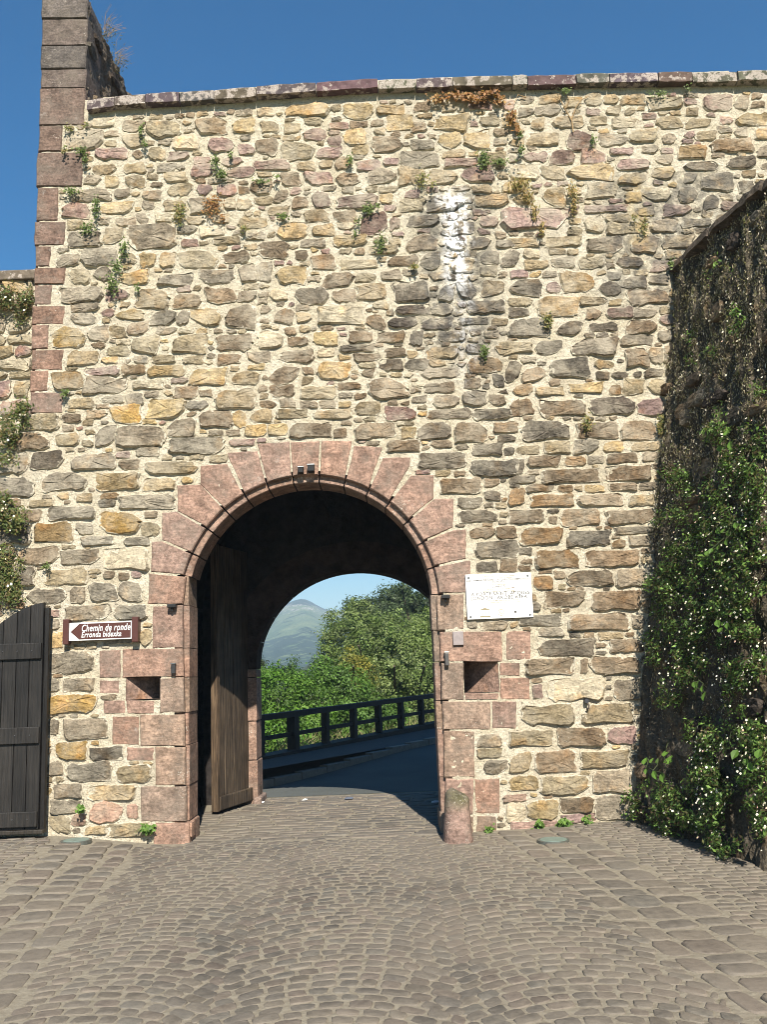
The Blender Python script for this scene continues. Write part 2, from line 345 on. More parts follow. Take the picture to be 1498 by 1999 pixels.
# ------------------------------------------------------------------ the gate wall
gate = thing('gate_wall', (0, 0, 0), 'tall rubble stone rampart wall pierced by a round arched gateway of pink sandstone', 'wall')
BASE_L = [(-200, 1640), (95, 1628), (300, 1637), (640, 1636), (930, 1625), (1225, 1606), (1700, 1600)]
COP_T = [(168, 192), (245, 182), (330, 179), (500, 167), (617, 160), (740, 152), (880, 148), (1000, 145), (1145, 142), (1278, 139), (1350, 138), (1498, 135), (1800, 128)]
def lerp_l(tab, x):
    for (a, b), (c, d) in zip(tab, tab[1:]):
        if x <= c: return b+(d-b)*(x-a)/(c-a)
    return tab[-1][1]
# arch geometry (world): circle fitted to the measured intrados
_pts = np.array([onY(*p) for p in [(476, 960), (374, 1080), (362, 1124), (520, 942), (574, 938), (674, 938), (720, 954), (762, 978), (800, 1014), (830, 1056), (846, 1106), (434, 990), (402, 1030)]])
_A = np.c_[2*_pts[:, 0], 2*_pts[:, 2], np.ones(len(_pts))]; _s = np.linalg.lstsq(_A, _pts[:, 0]**2+_pts[:, 2]**2, rcond=None)[0]
AX, AZ = _s[0], _s[1]; AR = math.sqrt(_s[2]+AX*AX+AZ*AZ)
JL, JR = AX-AR, AX+AR                              # jambs
def on_arc(px):
    w = onY(*px); t = math.atan2(w[2]-AZ, w[0]-AX); return t
# voussoirs: (lower intrados px, upper intrados px, outer corners px from upper to lower)
VOU = [((572, 938), (623, 932), [(625, 861), (567, 863)]), ((623, 932), (674, 938), [(689, 860), (627, 860)]), ((674, 938), (721, 954), [(748, 872), (691, 871)]),
       ((721, 954), (762, 978), [(802, 909), (802, 892), (748, 893)]), ((762, 978), (800, 1014), [(848, 973), (848, 927), (803, 928)]), ((800, 1014), (830, 1056), [(886, 1030), (886, 973), (849, 974)]),
       ((830, 1056), (847, 1107), [(911, 1091), (911, 1032), (887, 1034)]), ((847, 1107), (851, 1160), [(921, 1158), (920, 1094), (912, 1094)]),
       ((520, 942), (572, 938), [(566, 862), (502, 866)]), ((474, 960), (520, 942), [(503, 880), (444, 883), (444, 890)]), ((434, 990), (474, 960), [(444, 905), (390, 908), (390, 945)]),
       ((402, 1030), (434, 990), [(392, 945), (345, 948), (346, 998)]), ((374, 1080), (402, 1030), [(345, 999), (315, 1001), (316, 1055)]), ((362, 1124), (374, 1080), [(316, 1056), (296, 1058), (294, 1117)]), ]
RI = AR-.075                                        # inner edge of the recessed moulding
for a, b, outer in VOU:
    ta, tb = on_arc(a), on_arc(b)
    if ta > tb: ta, tb = tb, ta; flip = True
    arc = [(AX+AR*math.cos(t), AZ+AR*math.sin(t)) for t in np.linspace(ta+.006, tb-.006, 5)]
    ow = [onY(x, y) for x, y in outer]; op = [(w[0], w[2]) for w in ow]
    # order: arc in increasing angle, then outer corners from the tb side back to the ta side
    ctr = (AX, AZ); op.sort(key=lambda p: -math.atan2(p[1]-AZ, p[0]-AX))
    poly = arc+op
    pts = []
    for i in range(len(poly)):
        p, q = poly[i], poly[(i+1) % len(poly)]; k = 2 if i >= 4 and math.hypot(q[0]-p[0], q[1]-p[1]) > .15 else 1
        for e in range(k): pts.append((p[0]+(q[0]-p[0])*e/k+rnd.uniform(-.003, .003)*(i >= 4), p[1]+(q[1]-p[1])*e/k+rnd.uniform(-.003, .003)*(i >= 4)))
    stone_into(MB(), pts, .03, (1, 1, 1), flat=True)
    mb = stone_into(MB(), pts, rnd.uniform(.014, .02), colr('k', .1), flat=True, back=.055); mb.build('voussoir', M_PINK, gate)
    # the recessed moulding block of the same angular width
    mm = MB(); n = 6; c = colr('k', .1); vv = []
    for t in np.linspace(ta+.006, tb-.006, n+1):
        cx, sz = math.cos(t), math.sin(t)
        vv += [(AX+(AR+.05)*cx, .045, AZ+(AR+.05)*sz), (AX+(RI+.007)*cx, .045, AZ+(RI+.007)*sz), (AX+RI*cx, .052, AZ+RI*sz), (AX+RI*cx, .46, AZ+RI*sz), (AX+(AR+.3)*cx, .46, AZ+(AR+.3)*sz)]
    ff = [(i*5+k, i*5+k+1, (i+1)*5+k+1, (i+1)*5+k) for i in range(n) for k in range(4)]
    mm.add(vv, [f[::-1] for f in ff], (*c, 0)); mm.build('moulding_block', M_PINK, gate)
# jamb blocks in photograph pixels (front face), left then right of the opening
def zz(ox, oy, s, *p): return [(ox+a*s, oy+b*s) for a, b in p]
def rect7(x0, y0, x1, y1): s = .3338; return [(x0*s, 1150+y0*s), (x1*s, 1150+y0*s), (x1*s, 1150+y1*s), (x0*s, 1150+y1*s)]
def rectR(x0, y0, x1, y1): s = .3; return [(800+x0*s, 1100+y0*s), (800+x1*s, 1100+y0*s), (800+x1*s, 1100+y1*s), (800+x0*s, 1100+y1*s)]
BL = [([(290, 1120), (363, 1126), (357, 1180), (289, 1180)], 'k'), ([(298, 1183), (357, 1181), (358, 1265), (298, 1266)], 'k'), ([(193, 1269), (236, 1267), (236, 1323), (194, 1324)], 'k'),
      ([(238, 1267), (358, 1266), (359, 1321), (311, 1321), (249, 1323), (238, 1323)], 'k'), ([(312, 1323), (359, 1322), (360, 1391), (312, 1392)], 'K'),
      (rect7(582, 532, 700, 612), 'k'), (rect7(605, 650, 735, 730), 'k'), (rect7(740, 650, 905, 730), 'k'), (rect7(655, 742, 814, 912), 'k'), (rect7(818, 732, 1080, 918), 'K'), (rect7(740, 925, 903, 1002), 'k'),
      (rect7(908, 922, 1085, 1148), 'K'), (rect7(822, 1153, 1090, 1360), 'K'), (rect7(905, 1364, 1126, 1450), 'k')]
BR = [([(853, 1163), (906, 1158), (906, 1230), (855, 1231)], 'K'), (rectR(195, 443, 606, 640), 'k'), (rectR(624, 437, 790, 628), 'k'), (rectR(205, 645, 354, 890), 'K'),
      (rectR(585, 645, 720, 732), 'k'), (rectR(587, 742, 785, 884), 'k'), (rectR(358, 845, 580, 886), 'k'), (rectR(215, 896, 528, 1080), 'K'), (rectR(536, 892, 696, 1076), 'k'), (rectR(222, 1086, 424, 1393), 'K'),
      (rectR(234, 1398, 418, 1640), 'k'), (rectR(422, 1398, 588, 1628), 'k'), (rectR(200, 1642, 420, 1770), 'K'), (rectR(432, 1640, 566, 1745), 'K')]
BLOCKED = []                                         # pixel polygons that rubble must keep clear of
for px, c in BL+BR:
    pts = block_pts(px, 0); x0 = min(p[0] for p in pts); BLOCKED.append(px)
    stone_into(MB(), pts, .02, (1, 1, 1), flat=True)
    stone_into(MB(), pts, rnd.uniform(.013, .02), colr(c, .12), flat=True, back=.14).build('jamb_block', M_PINK, gate)
for v in VOU: BLOCKED.append([v[0], v[1]]+v[2])
# moulding down the jambs, block by block
ZL = [onY(357, y)[2] for y in (1181, 1265, 1322, 1391, 1455, 1534, 1604)]+[gz(JL, 0)-.02]
ZR = [onY(850, y)[2] for y in (1160, 1230, 1292, 1368, 1424, 1518, 1590)]+[-.02]
sprL = AZ+AR*math.sin(on_arc((362, 1124))); sprR = AZ+AR*math.sin(on_arc((851, 1160)))
def jamb_strip(zs, x_out, sgn, ztop):
    zz_ = [ztop]+[z for z in zs if z < ztop-.05]
    for a, b in zip(zz_, zz_[1:]):
        j = rnd.uniform(-.006, .006); x_in = x_out+sgn*(.085+j); lo, hi = sorted((x_out-sgn*.05, x_in)); c = colr(rnd.choice('kK'), .12)
        mb = MB(); a_, b_ = a-.004, b+.004
        pr = [(x_out-sgn*.05, .045), (x_in-sgn*.008, .045), (x_in, .053), (x_in, .46), (x_out-sgn*.3, .46)]
        vv = [(x, y, z) for z in (b_, (a_+b_)/2, a_) for x, y in pr]; n = len(pr)
        ff = [(k*n+i, k*n+i+1, (k+1)*n+i+1, (k+1)*n+i) for k in range(2) for i in range(n-1)]+[tuple(range(n-1, -1, -1)), tuple(range(2*n, 3*n))]
        if sgn < 0: ff = [f[::-1] for f in ff]
        mb.add(vv, ff, (*c, 0)); mb.build('moulding_block', M_PINK, gate)
jamb_strip(ZL, JL, 1, sprL); jamb_strip(ZR, JR, -1, sprR)
# foot of the left jamb: the low plinth runs round into the reveal
MB().box((onY(302, 1620)[0], -.05, -.05), (JL+.105, .46, onY(350, 1606)[2]), (*colr('k'), 0)).build('plinth_block', M_PINK, gate, bevel=.012)
MB().box((JR-.10, -.01, -.05), (JR-.0, .46, .2), (*colr('K'), 0)).build('plinth_block', M_PINK, gate, bevel=.012)

# mouth of the two wedge-shaped beam slots
def slot(px_deep, px_shallow, ytop, ybot, side):
    """tapering recess: depth falls from the jamb side to nothing at the far side"""
    a = onY(px_deep, (ytop+ybot)/2)[0]; b = onY(px_shallow, (ytop+ybot)/2)[0]; zt = onY((px_deep+px_shallow)/2, ytop)[2]; zb = onY((px_deep+px_shallow)/2, ybot)[2]
    mb = MB(); c = (*colr('k'), 0); d = .42; cd_ = (.05, .038, .032, 0)  # cd_: side, ceiling and floor painted darker to deepen the recess shade
    mb.add([(a, d, zb), (b, 0.0, zb), (b, 0.0, zt), (a, d, zt)], [(0, 1, 2, 3) if a < b else (3, 2, 1, 0)], c)
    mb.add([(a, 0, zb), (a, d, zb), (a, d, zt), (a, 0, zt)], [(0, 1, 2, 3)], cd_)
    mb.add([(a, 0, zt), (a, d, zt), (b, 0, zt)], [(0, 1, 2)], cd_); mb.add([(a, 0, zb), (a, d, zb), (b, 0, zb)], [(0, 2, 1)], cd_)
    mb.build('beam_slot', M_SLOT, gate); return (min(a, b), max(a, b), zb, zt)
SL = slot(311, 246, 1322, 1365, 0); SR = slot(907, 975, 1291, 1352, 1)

# stones read off the photograph: x0,y0,x1,y1 + colour letter, by enlarged region
REG = [(0, 0, .33378, """545,690,675,745w 390,770,600,880g 860,715,1055,810t 1150,690,1325,795o 725,790,840,865t 1010,800,1160,880w 870,865,965,945t 1215,815,1365,895p 560,875,745,935p 780,885,835,930b 1135,925,1228,962p
1300,925,1420,975p 1330,985,1490,1040p 1115,968,1250,1040p 920,960,1030,1010g 545,970,680,1025t 960,1012,1090,1070t 497,1030,590,1080g 620,1030,695,1100y 735,1035,855,1100O 985,1080,1125,1150t 1155,1085,1240,1145p 1270,1085,1385,1150p
670,1110,760,1160g 400,1115,650,1180g 365,1190,525,1280p 585,1185,775,1255y 835,1185,900,1230g 800,1250,865,1315g 680,1280,795,1325b 1095,1270,1200,1315t 1310,1160,1380,1225w 1390,1170,1470,1230w 605,1335,720,1425t 745,1325,1025,1455g
400,1360,590,1445d 1170,1325,1310,1385w 1250,1390,1410,1430t 330,1490,465,1560d 475,1460,690,1560g 820,1480,910,1565y 940,1480,1025,1565t 1045,1470,1270,1570t 1310,1475,1460,1540b 410,1575,525,1660t 550,1570,650,1645d 690,1590,875,1665y
925,1605,1130,1670g 1170,1580,1365,1665g 1405,1550,1498,1650g 350,1680,600,1770g 795,1690,990,1810t 1015,1720,1180,1800o 1210,1690,1370,1780b 1395,1710,1498,1765b 415,1775,580,1825g 415,1835,560,1900g 680,1815,845,1870y 885,1820,1025,1905g
1035,1820,1110,1900g 1120,1800,1295,1905y 1325,1790,1498,1920b 305,1915,498,2035Y 515,1910,635,1998g 640,1905,735,1980t 745,1890,870,1960b"""),
(500, 100, .33378, """170,315,430,385y 510,315,680,400y 705,320,870,375y 925,305,1020,355b 1090,320,1180,355t 1240,310,1380,345p 30,415,130,480t 285,390,390,435t 430,425,540,460p 550,415,650,450b 765,380,920,465y 905,420,995,475g 1050,375,1245,470y
1310,385,1425,440t 1435,390,1530,450t 515,462,645,555y 275,460,410,525p 680,510,855,595b 905,525,1040,580g 1070,485,1195,575y 1215,475,1370,575y 0,520,130,610b 145,545,335,645t 355,570,505,630p 425,505,500,562p 560,555,655,610y 845,595,1075,690g
1095,580,1225,625t -20,645,200,700p 240,650,345,700t 465,625,560,695b 590,645,730,705p 1105,632,1305,680p 150,715,255,790b 290,712,445,785p 470,720,600,790b 650,695,820,775g 835,688,985,785t 1010,700,1180,780y 1200,685,1385,770p 110,820,180,885b
335,830,435,920P 210,855,305,920b 470,850,710,930P 725,840,800,895y 875,815,955,860p 840,870,985,942t 1000,850,1215,940g 1280,845,1475,915t 285,932,425,1000t 460,940,585,1000b 615,955,765,1075P 785,980,840,1045P 890,965,1070,1030d 1270,935,1370,962p
1310,968,1415,1030p 125,1010,300,1100y 330,1020,460,1080t 450,1082,650,1140y 260,1105,405,1150g 880,1078,1060,1170b 660,1145,830,1190t 1260,1090,1370,1160g 1410,1110,1530,1150d 20,1120,190,1220b 230,1170,300,1225b 580,1155,635,1190b 775,1200,945,1260b
970,1180,1080,1275d 490,1225,710,1275t 1320,1175,1420,1250g 1440,1170,1530,1270d -20,1240,95,1350g 120,1265,290,1365y 390,1305,570,1385b 730,1285,850,1340g 1320,1345,1450,1430t 235,1390,425,1480d 595,1362,765,1455t 805,1350,1010,1470d 85,1395,180,1460w
1075,1370,1160,1465d 1180,1350,1280,1455d 360,1485,630,1600w -20,1485,55,1600b 110,1505,220,1595b 240,1535,320,1580y 815,1492,1020,1540D 1030,1485,1150,1545g 1240,1462,1455,1535d 650,1545,750,1630b 770,1560,940,1620D 970,1565,1145,1630D 1185,1565,1360,1600d
15,1640,160,1740w 185,1675,305,1725b 335,1645,480,1725y 545,1640,680,1705b 715,1645,865,1705b 905,1635,975,1725d 1070,1640,1230,1700g 1335,1640,1420,1680g 490,1720,695,1760d 135,1755,340,1820b 575,1772,730,1815b 1000,1735,1180,1800t 1240,1790,1435,1880o
360,1820,550,1925y 80,1850,245,1945b 720,1805,860,1870d 870,1805,1005,1868d 970,1855,1190,1912g 1465,1815,1540,1930d 1390,1890,1450,1970d 660,1920,890,2035b 480,1940,615,1980b 985,1945,1160,1998b 275,1850,335,1890b"""),
(998, 100, .33378, """165,250,290,310t 430,250,530,325t 540,255,625,310t 800,280,1000,345t 1010,285,1085,315p 1125,265,1290,355p 1310,265,1385,345g 135,322,290,380g 45,340,135,385g 560,330,640,375t 670,335,725,375t 440,345,525,380p 770,368,850,402p 115,400,195,465t
245,385,430,450w 590,398,740,450w 850,392,1000,455t 1025,402,1165,450t 1220,388,1295,430p 1320,368,1530,440y 330,477,490,580P 515,492,685,555g 690,465,855,538t 885,488,965,545g 1080,472,1200,525t 1015,475,1070,515p 1310,455,1380,505g 1165,522,1415,592o
-10,515,75,560y 75,598,215,650p 225,585,370,668P 410,582,555,660p 580,572,715,608p 770,552,855,600g 980,558,1140,632O 850,612,945,665g 1260,625,1430,690d 1440,555,1530,630g -10,662,172,755w 180,678,310,760t 330,668,605,755y 620,635,810,695p 1010,655,1215,700d
1175,595,1250,625g 630,718,790,785t 440,778,620,860w 190,808,320,908y 1110,722,1300,825g 1015,715,1080,775d 1330,760,1420,840d 15,845,130,900y -60,920,320,1045p 430,908,560,950p 540,905,680,940p 735,918,840,965g 980,800,1090,890d 1130,850,1215,930d
550,962,690,1002t 560,1008,760,1075t 430,970,545,1065w 330,1032,415,1080t 815,985,970,1060g 1000,985,1170,1030g -10,1098,155,1150t 205,1090,415,1145t 445,1095,650,1180g 700,1098,860,1185b 890,1082,1065,1155t -10,1175,50,1220d 80,1230,220,1275t 240,1210,370,1265g
400,1212,545,1270t 620,1212,770,1265d 820,1228,920,1290p 295,1292,490,1410O 570,1298,640,1340g 650,1325,790,1385d 810,1312,925,1365g -10,1342,180,1430d 210,1357,290,1415p 520,1350,640,1430d 680,1395,920,1485b 160,1440,395,1555O 400,1442,560,1485t 555,1502,715,1565P
440,1510,525,1570b -10,1505,100,1555d 720,1508,850,1560g -10,1562,235,1670d 275,1580,415,1660d 460,1592,620,1640d 665,1575,850,1655b 640,1662,830,1725g 145,1692,295,1780d 350,1685,620,1780d 670,1740,805,1850b 812,1738,885,1830g -10,1812,160,1950d 230,1802,460,1910d
490,1812,600,1855t 595,1882,685,1910d 340,1942,540,1998y 655,1918,775,2010t 800,1922,905,2005t"""),
(998, 700, .33378, """145,172,310,215t 580,155,640,215o -10,238,130,330b 165,242,430,335b 460,228,725,330D 742,238,890,330p 65,367,335,475d 385,377,630,470b 642,365,850,475b 30,512,165,560t 195,487,345,555t 370,477,510,555g 540,490,660,545y 705,492,870,540t -10,592,75,675d
95,572,290,635b 315,577,435,625o 560,557,740,610b 770,552,865,600g 180,652,520,725b 555,632,820,715b -10,687,140,730d 90,737,250,780b 275,742,360,780o 430,742,545,782y 575,732,735,772b 750,727,850,768g -10,762,80,860o 115,797,365,865o 390,797,660,860b 690,797,840,860t
-10,888,195,960b 290,882,520,975b 550,887,840,965b 222,922,265,965b 50,992,300,1085o 330,1007,580,1095d 605,987,835,1025g 690,1037,840,1095g 145,1117,400,1225o 435,1122,750,1215b 50,1107,120,1145d 330,1237,600,1330b 620,1237,790,1335g 135,1272,240,1355o
195,1362,430,1455b 470,1362,760,1470b 50,1502,300,1560g 330,1487,690,1588b 710,1502,780,1575g 515,1602,655,1640t 160,1645,490,1740d 580,1642,770,1715b 85,1752,370,1845b 460,1742,750,1845b 410,1755,445,1840b 210,1872,540,1998w 600,1872,750,1998g 0,1868,105,1980k 130,1905,180,1985p"""),
(998, 1250, .33378, """65,377,370,490t 415,372,710,480t -10,527,245,615t 275,507,550,615b 570,507,730,605p -10,652,115,770t 145,647,380,770b 405,647,690,740t -10,792,160,875y 175,792,450,895t 480,760,705,895g 95,930,280,1045y 290,915,485,1005b 492,900,700,1050g 290,1015,500,1062p 0,1057,280,1105p"""),
(0, 650, .33378, """395,107,580,190t 495,207,695,250p 310,232,490,330O 490,262,745,355g 715,187,850,245o 865,195,1080,255y 780,277,955,330w 1115,207,1325,310y 1270,15,1475,105b 1010,20,1210,125t 770,22,930,120t 630,80,760,135t 1275,130,1410,185b 395,387,550,440t 1020,312,1155,385b
740,357,835,420g 600,372,720,410g 860,392,1075,500y 1090,400,1215,450g 1260,332,1498,440t 510,457,625,500o 655,427,825,525Y 130,480,345,575t 565,547,672,665g 676,547,970,665g 985,507,1140,610g 1165,455,1355,555b 1365,460,1440,550y 330,592,465,660t 50,590,285,690b
990,617,1310,705g 1340,622,1490,660p -40,702,170,830g 180,692,370,800d 415,707,670,800g 695,742,815,800b 680,697,760,730p 850,757,1155,825t 245,817,515,925g 565,822,815,920O 840,852,1025,920t -80,850,200,960d 175,977,310,1015t 590,937,690,970o 695,952,1025,1030g
285,1017,560,1090g 585,1047,825,1180Y 830,1110,935,1190t 850,1047,920,1080b 130,1037,245,1110b 200,1112,430,1225O 450,1112,545,1180g 475,1192,660,1240g 725,1197,870,1240g 110,1252,345,1355b 355,1272,580,1350g 610,1252,865,1385w 265,1382,510,1470t 525,1462,685,1570g
692,1457,830,1570g 160,1497,390,1585g 415,1487,500,1580g -100,980,120,1100b -100,1120,180,1240d -100,1260,100,1360b -60,1370,210,1480d"""),
(0, 1150, .33378, """380,97,645,180g 670,92,860,180g 260,122,345,165p 265,177,345,235g 265,252,370,345y 820,237,890,330t 275,367,555,490g 270,522,345,595g 370,522,550,595g 275,617,565,725Y 275,762,340,850g 375,757,630,875g 330,892,510,1000Y 530,922,720,1000d 280,1007,370,1085g
395,1012,655,1120g 685,1032,885,1135t 320,1137,475,1220g 505,1147,795,1230t 295,1227,490,1310g 525,1237,720,1365k 745,1257,805,1340k 420,1312,500,1385k 290,1320,410,1420t 500,1387,620,1430t 630,1365,890,1445t -60,1300,260,1420g"""),
(400, 800, .4005, """-10,12,135,90b 150,2,220,60y 225,2,330,60t 350,0,500,40t 530,2,720,45t 415,67,620,135b 630,92,690,135b 730,67,930,140b 960,87,1025,140y 1040,62,1200,140d 1220,62,1375,160b 200,77,300,130y 310,72,400,125y 1090,0,1300,45d 1310,0,1498,45d 890,152,1050,205b
1105,147,1205,185b 1040,212,1275,285d 1305,167,1450,220d 1295,247,1530,325d -20,135,90,210g 1150,337,1350,410b 1365,337,1435,375b 1395,387,1540,465b 1235,432,1355,480d 1240,492,1425,545d 1450,492,1530,565d 1292,577,1415,625b 1420,572,1520,630b 1320,642,1530,720d
1325,742,1425,790d 1440,727,1520,790b"""),
(800, 1100, .3, """445,1112,600,1190g 637,1082,935,1190t 470,1217,785,1365t 605,1377,840,1490y 630,1552,760,1675w 610,1502,760,1545k 460,375,640,430g 380,380,435,420g""")]
# occupancy in half pixels of the photograph, for packing small stones between the measured ones
OX, OY, OW, OH = -260, 130, 2100, 1540
occ = np.ones((OH//2, OW//2), bool)                  # True = not free
yy, xx = np.mgrid[0:OH//2, 0:OW//2]; PX = xx*2+OX; PY = yy*2+OY
cop = np.interp(PX[0], [p[0] for p in COP_T], [p[1] for p in COP_T])+44
base = np.interp(PX[0], [p[0] for p in BASE_L], [p[1] for p in BASE_L])
RWX = lambda y: np.where(y > 515, 1335-(y-515)*.0775, 1700)
edgeL = np.where(PY < 815, 62+(800-PY)*.0405, -250)
inside = (PY > cop[None, :]) & (PY < base[None, :]-3) & (PX < RWX(PY)) & (PX > edgeL) & ~((PY > 800) & (PX < 55) & (PY < 800+(55-PX)*1.6))
occ[inside] = False
def inpoly(px):
    m = np.zeros(PX.shape, bool); n = len(px)
    for i in range(n):
        (x1, y1), (x2, y2) = px[i], px[(i+1) % n]
        if y1 == y2: continue
        c = ((y1 > PY) != (y2 > PY)) & (PX < (x2-x1)*(PY-y1)/(y2-y1)+x1); m ^= c
    return m
for px in BLOCKED:
    c = np.mean(np.array(px), axis=0); occ |= inpoly([((x-c[0])*1.05+c[0], (y-c[1])*1.07+c[1]) for x, y in px])
occ |= ((PX-607)/250.0)**2+((PY-1180)/250.0)**2 < 1
occ |= (PX > 350) & (PX < 862) & (PY > 1170)
occ |= (PX > 244) & (PX < 315) & (PY > 1318) & (PY < 1370); occ |= (PX > 903) & (PX < 978) & (PY > 1288) & (PY < 1356)
# corner stones of the pillar: zoomed pixel quads (x0,y0,x1,y1 at the top edge) -> each its own block
QUO = [(262, 0, 520, 115, 'd'), (255, 118, 517, 272, 'P'), (252, 275, 513, 408, 'd'), (242, 411, 510, 518, 'P'), (235, 521, 503, 738, 'P'), (228, 741, 370, 893, 'P'), (220, 896, 490, 1098, 'P'), (210, 1101, 345, 1298, 'p'),
       (203, 1301, 384, 1440, 'k'), (194, 1444, 300, 1567, 'k'), (187, 1570, 385, 1668, 'k'), (184, 1671, 308, 1788, 'k'), (181, 1791, 383, 1900, 'k'), (178, 1903, 290, 2045, 'k'), (173, 2049, 374, 2167, 'k'), (169, 2170, 284, 2294, 'k'), (164, 2297, 375, 2420, 'k')]
s_ = .33378; XL = onY(70, 430)[0]
for i, (a, b, c, d, k) in enumerate(QUO):
    pxs = [(a*s_, b*s_), (c*s_, b*s_-1), (c*s_-3, d*s_-1), (a*s_-2, d*s_)]
    w = [onY(*p) for p in pxs]; w[0][0] = w[3][0] = XL+rnd.uniform(-.012, .012)
    occ |= inpoly([(p[0], p[1]) for p in pxs]); mb = MB(); pts = []
    for q in range(4):
        A, B = w[q], w[(q+1) % 4]; kk = 3
        for e in range(kk): t = e/kk; pts.append((A[0]+(B[0]-A[0])*t+rnd.uniform(-.006, .006), A[2]+(B[2]-A[2])*t+rnd.uniform(-.004, .004)))
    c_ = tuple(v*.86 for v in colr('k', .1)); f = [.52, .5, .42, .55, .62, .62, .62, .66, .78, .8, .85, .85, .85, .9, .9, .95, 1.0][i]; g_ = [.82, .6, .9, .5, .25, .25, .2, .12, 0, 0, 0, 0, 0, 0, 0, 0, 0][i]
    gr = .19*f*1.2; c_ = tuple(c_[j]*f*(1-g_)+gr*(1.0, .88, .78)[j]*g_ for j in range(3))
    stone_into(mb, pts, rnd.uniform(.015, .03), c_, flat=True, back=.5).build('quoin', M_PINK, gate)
# rubble
CODE = {}
RUB = []
for ox, oy, sc, txt in REG:
    for tok in txt.split():
        ch = tok[-1]; x0, y0, x1, y1 = [float(v) for v in tok[:-1].split(',')]
        x0, y0, x1, y1 = ox+x0*sc, oy+y0*sc, ox+x1*sc, oy+y1*sc
        i0, i1, j0, j1 = int((y0-OY)/2), int((y1-OY)/2), int((x0-OX)/2), int((x1-OX)/2)
        i0, j0 = max(0, i0), max(0, j0)
        sub = occ[i0:i1, j0:j1]
        if sub.size == 0 or sub.mean() > .33: continue
        g = 1.0; RUB.append((x0-1.6, y0-1.2, x1+1.6, y1+1.2, ch)); occ[max(0, i0-1):i1+2, max(0, j0-1):j1+2] = True
def pick(px, py):
    if py > 1400: return rnd.choice('ttgbyg')
    if px > 880 and py > 620: return rnd.choice('dbbdogt')
    if py < 480: return rnd.choice('ttypgwgtpb')
    return rnd.choice('tgbgtywbpt')
Iint = None
for (wmin, wmax, hmin, hmax, tries) in ((42, 74, 20, 30, 7000), (30, 52, 15, 22, 12000), (20, 38, 10, 16, 20000), (14, 28, 7, 11, 20000), (10, 20, 5, 8, 12000)):
    fr = np.argwhere(~occ)
    for _ in range(tries):
        i, j = fr[rnd.randrange(len(fr))]; w = rnd.uniform(wmin, wmax); h = rnd.uniform(hmin, hmax); a, b = int(w/2)+1, int(h/2)+1
        if i+b >= occ.shape[0] or j+a >= occ.shape[1]: continue
        if occ[i:i+b, j:j+a].any(): continue
        x0, y0 = j*2+OX, i*2+OY
        RUB.append((x0-.8, y0-.6, x0+w+.6, y0+h+.6, pick(x0, y0))); occ[max(0, i-1):i+b+1, max(0, j-1):j+a+1] = True
def inview(r): cx, cy = (r[0]+r[2])/2, (r[1]+r[3])/2; return 0 < cx < 1498 and 0 < cy < 1999 and not (cy > 515 and cx > 1330-(cy-515)*.0775)
RUB.sort(key=lambda r: -((r[2]-r[0])*(r[3]-r[1]))*(1 if inview(r) else .001))
rest = MB()
for k, r in enumerate(RUB):
    bl = blob(*r[:4], n=13 if k < 300 else (11 if k < 900 else 8), j=.075 if r[3]-r[1] > 12 else .2); pts = [(w[0], w[2]) for w in (onY(x, y) for x, y in bl)]
    h = math.sqrt(abs(area2(pts))); proud = min(.045, .02+.075*h*rnd.uniform(.5, 1.2)); c = colr(r[4], .26); up_ = sm(1000, 300, (r[1]+r[3])/2); c = tuple(v*(1-.16*up_)+w*.16*up_ for v, w in zip(c, (.27, .215, .15)))
    if k < 300: stone_into(MB(), pts, proud, c).build('stone', M_STONE, gate)
    else: stone_into(rest, pts, proud, c)
rest.build('rubble_stones', M_STONE, gate, kind='stuff')
# mortar bed: one rough sheet with the openings left out
def mortar_sheet():
    xs = np.arange(-6.6, 6.2, .028); zs = np.arange(-.06, 8.6, .028); nx, nz = len(xs), len(zs)
    ztop = {}
    copz = np.interp(xs, [onY(*p)[0] for p in COP_T], [onY(*p)[2] for p in COP_T])
    X, Z = np.meshgrid(xs, zs)
    inarch = ((X-AX)**2+(Z-AZ)**2 < (AR+.035)**2) | ((X > JL-.035) & (X < JR+.035) & (Z < AZ))
    sl = np.zeros(X.shape, bool)
    for a, b, c, d in (SL, SR): sl |= (X > a+.004) & (X < b-.004) & (Z > c+.004) & (Z < d-.004)
    p8 = onY(55, 805)
    out = (Z > copz[None, :]-.02) | ((X < XL+.02) & (Z > p8[2]-.02-(XL-X)*1.1)) | inarch | sl
    Yv = np.zeros(X.shape)
    for i in range(nz):
        for j in range(nx):
            if not out[i, j]: x, z = X[i, j], Z[i, j]; Yv[i, j] = -.005*mn.noise((x*7, 0, z*9))-.007*mn.noise((x*19, 3, z*19))-.005*mn.noise((x*41, 7, z*41))-.009
    ok = ~out; fo = ok[:-1, :-1] & ok[1:, :-1] & ok[:-1, 1:] & ok[1:, 1:]
    idx = np.arange(nx*nz).reshape(nz, nx); I, J = np.nonzero(fo)
    F = np.stack([idx[I, J], idx[I, J+1], idx[I+1, J+1], idx[I+1, J]], 1)
    used = np.unique(F); rm = np.zeros(nx*nz, int); rm[used] = np.arange(len(used))
    V = np.stack([X.ravel(), Yv.ravel(), Z.ravel()], 1)[used]
    me = bpy.data.meshes.new('mortar'); me.from_pydata(V.tolist(), [], rm[F].tolist()); me.materials.append(M_MORTAR)
    me.polygons.foreach_set('use_smooth', [True]*len(me.polygons)); link(bpy.data.objects.new('mortar', me), gate)
mortar_sheet()
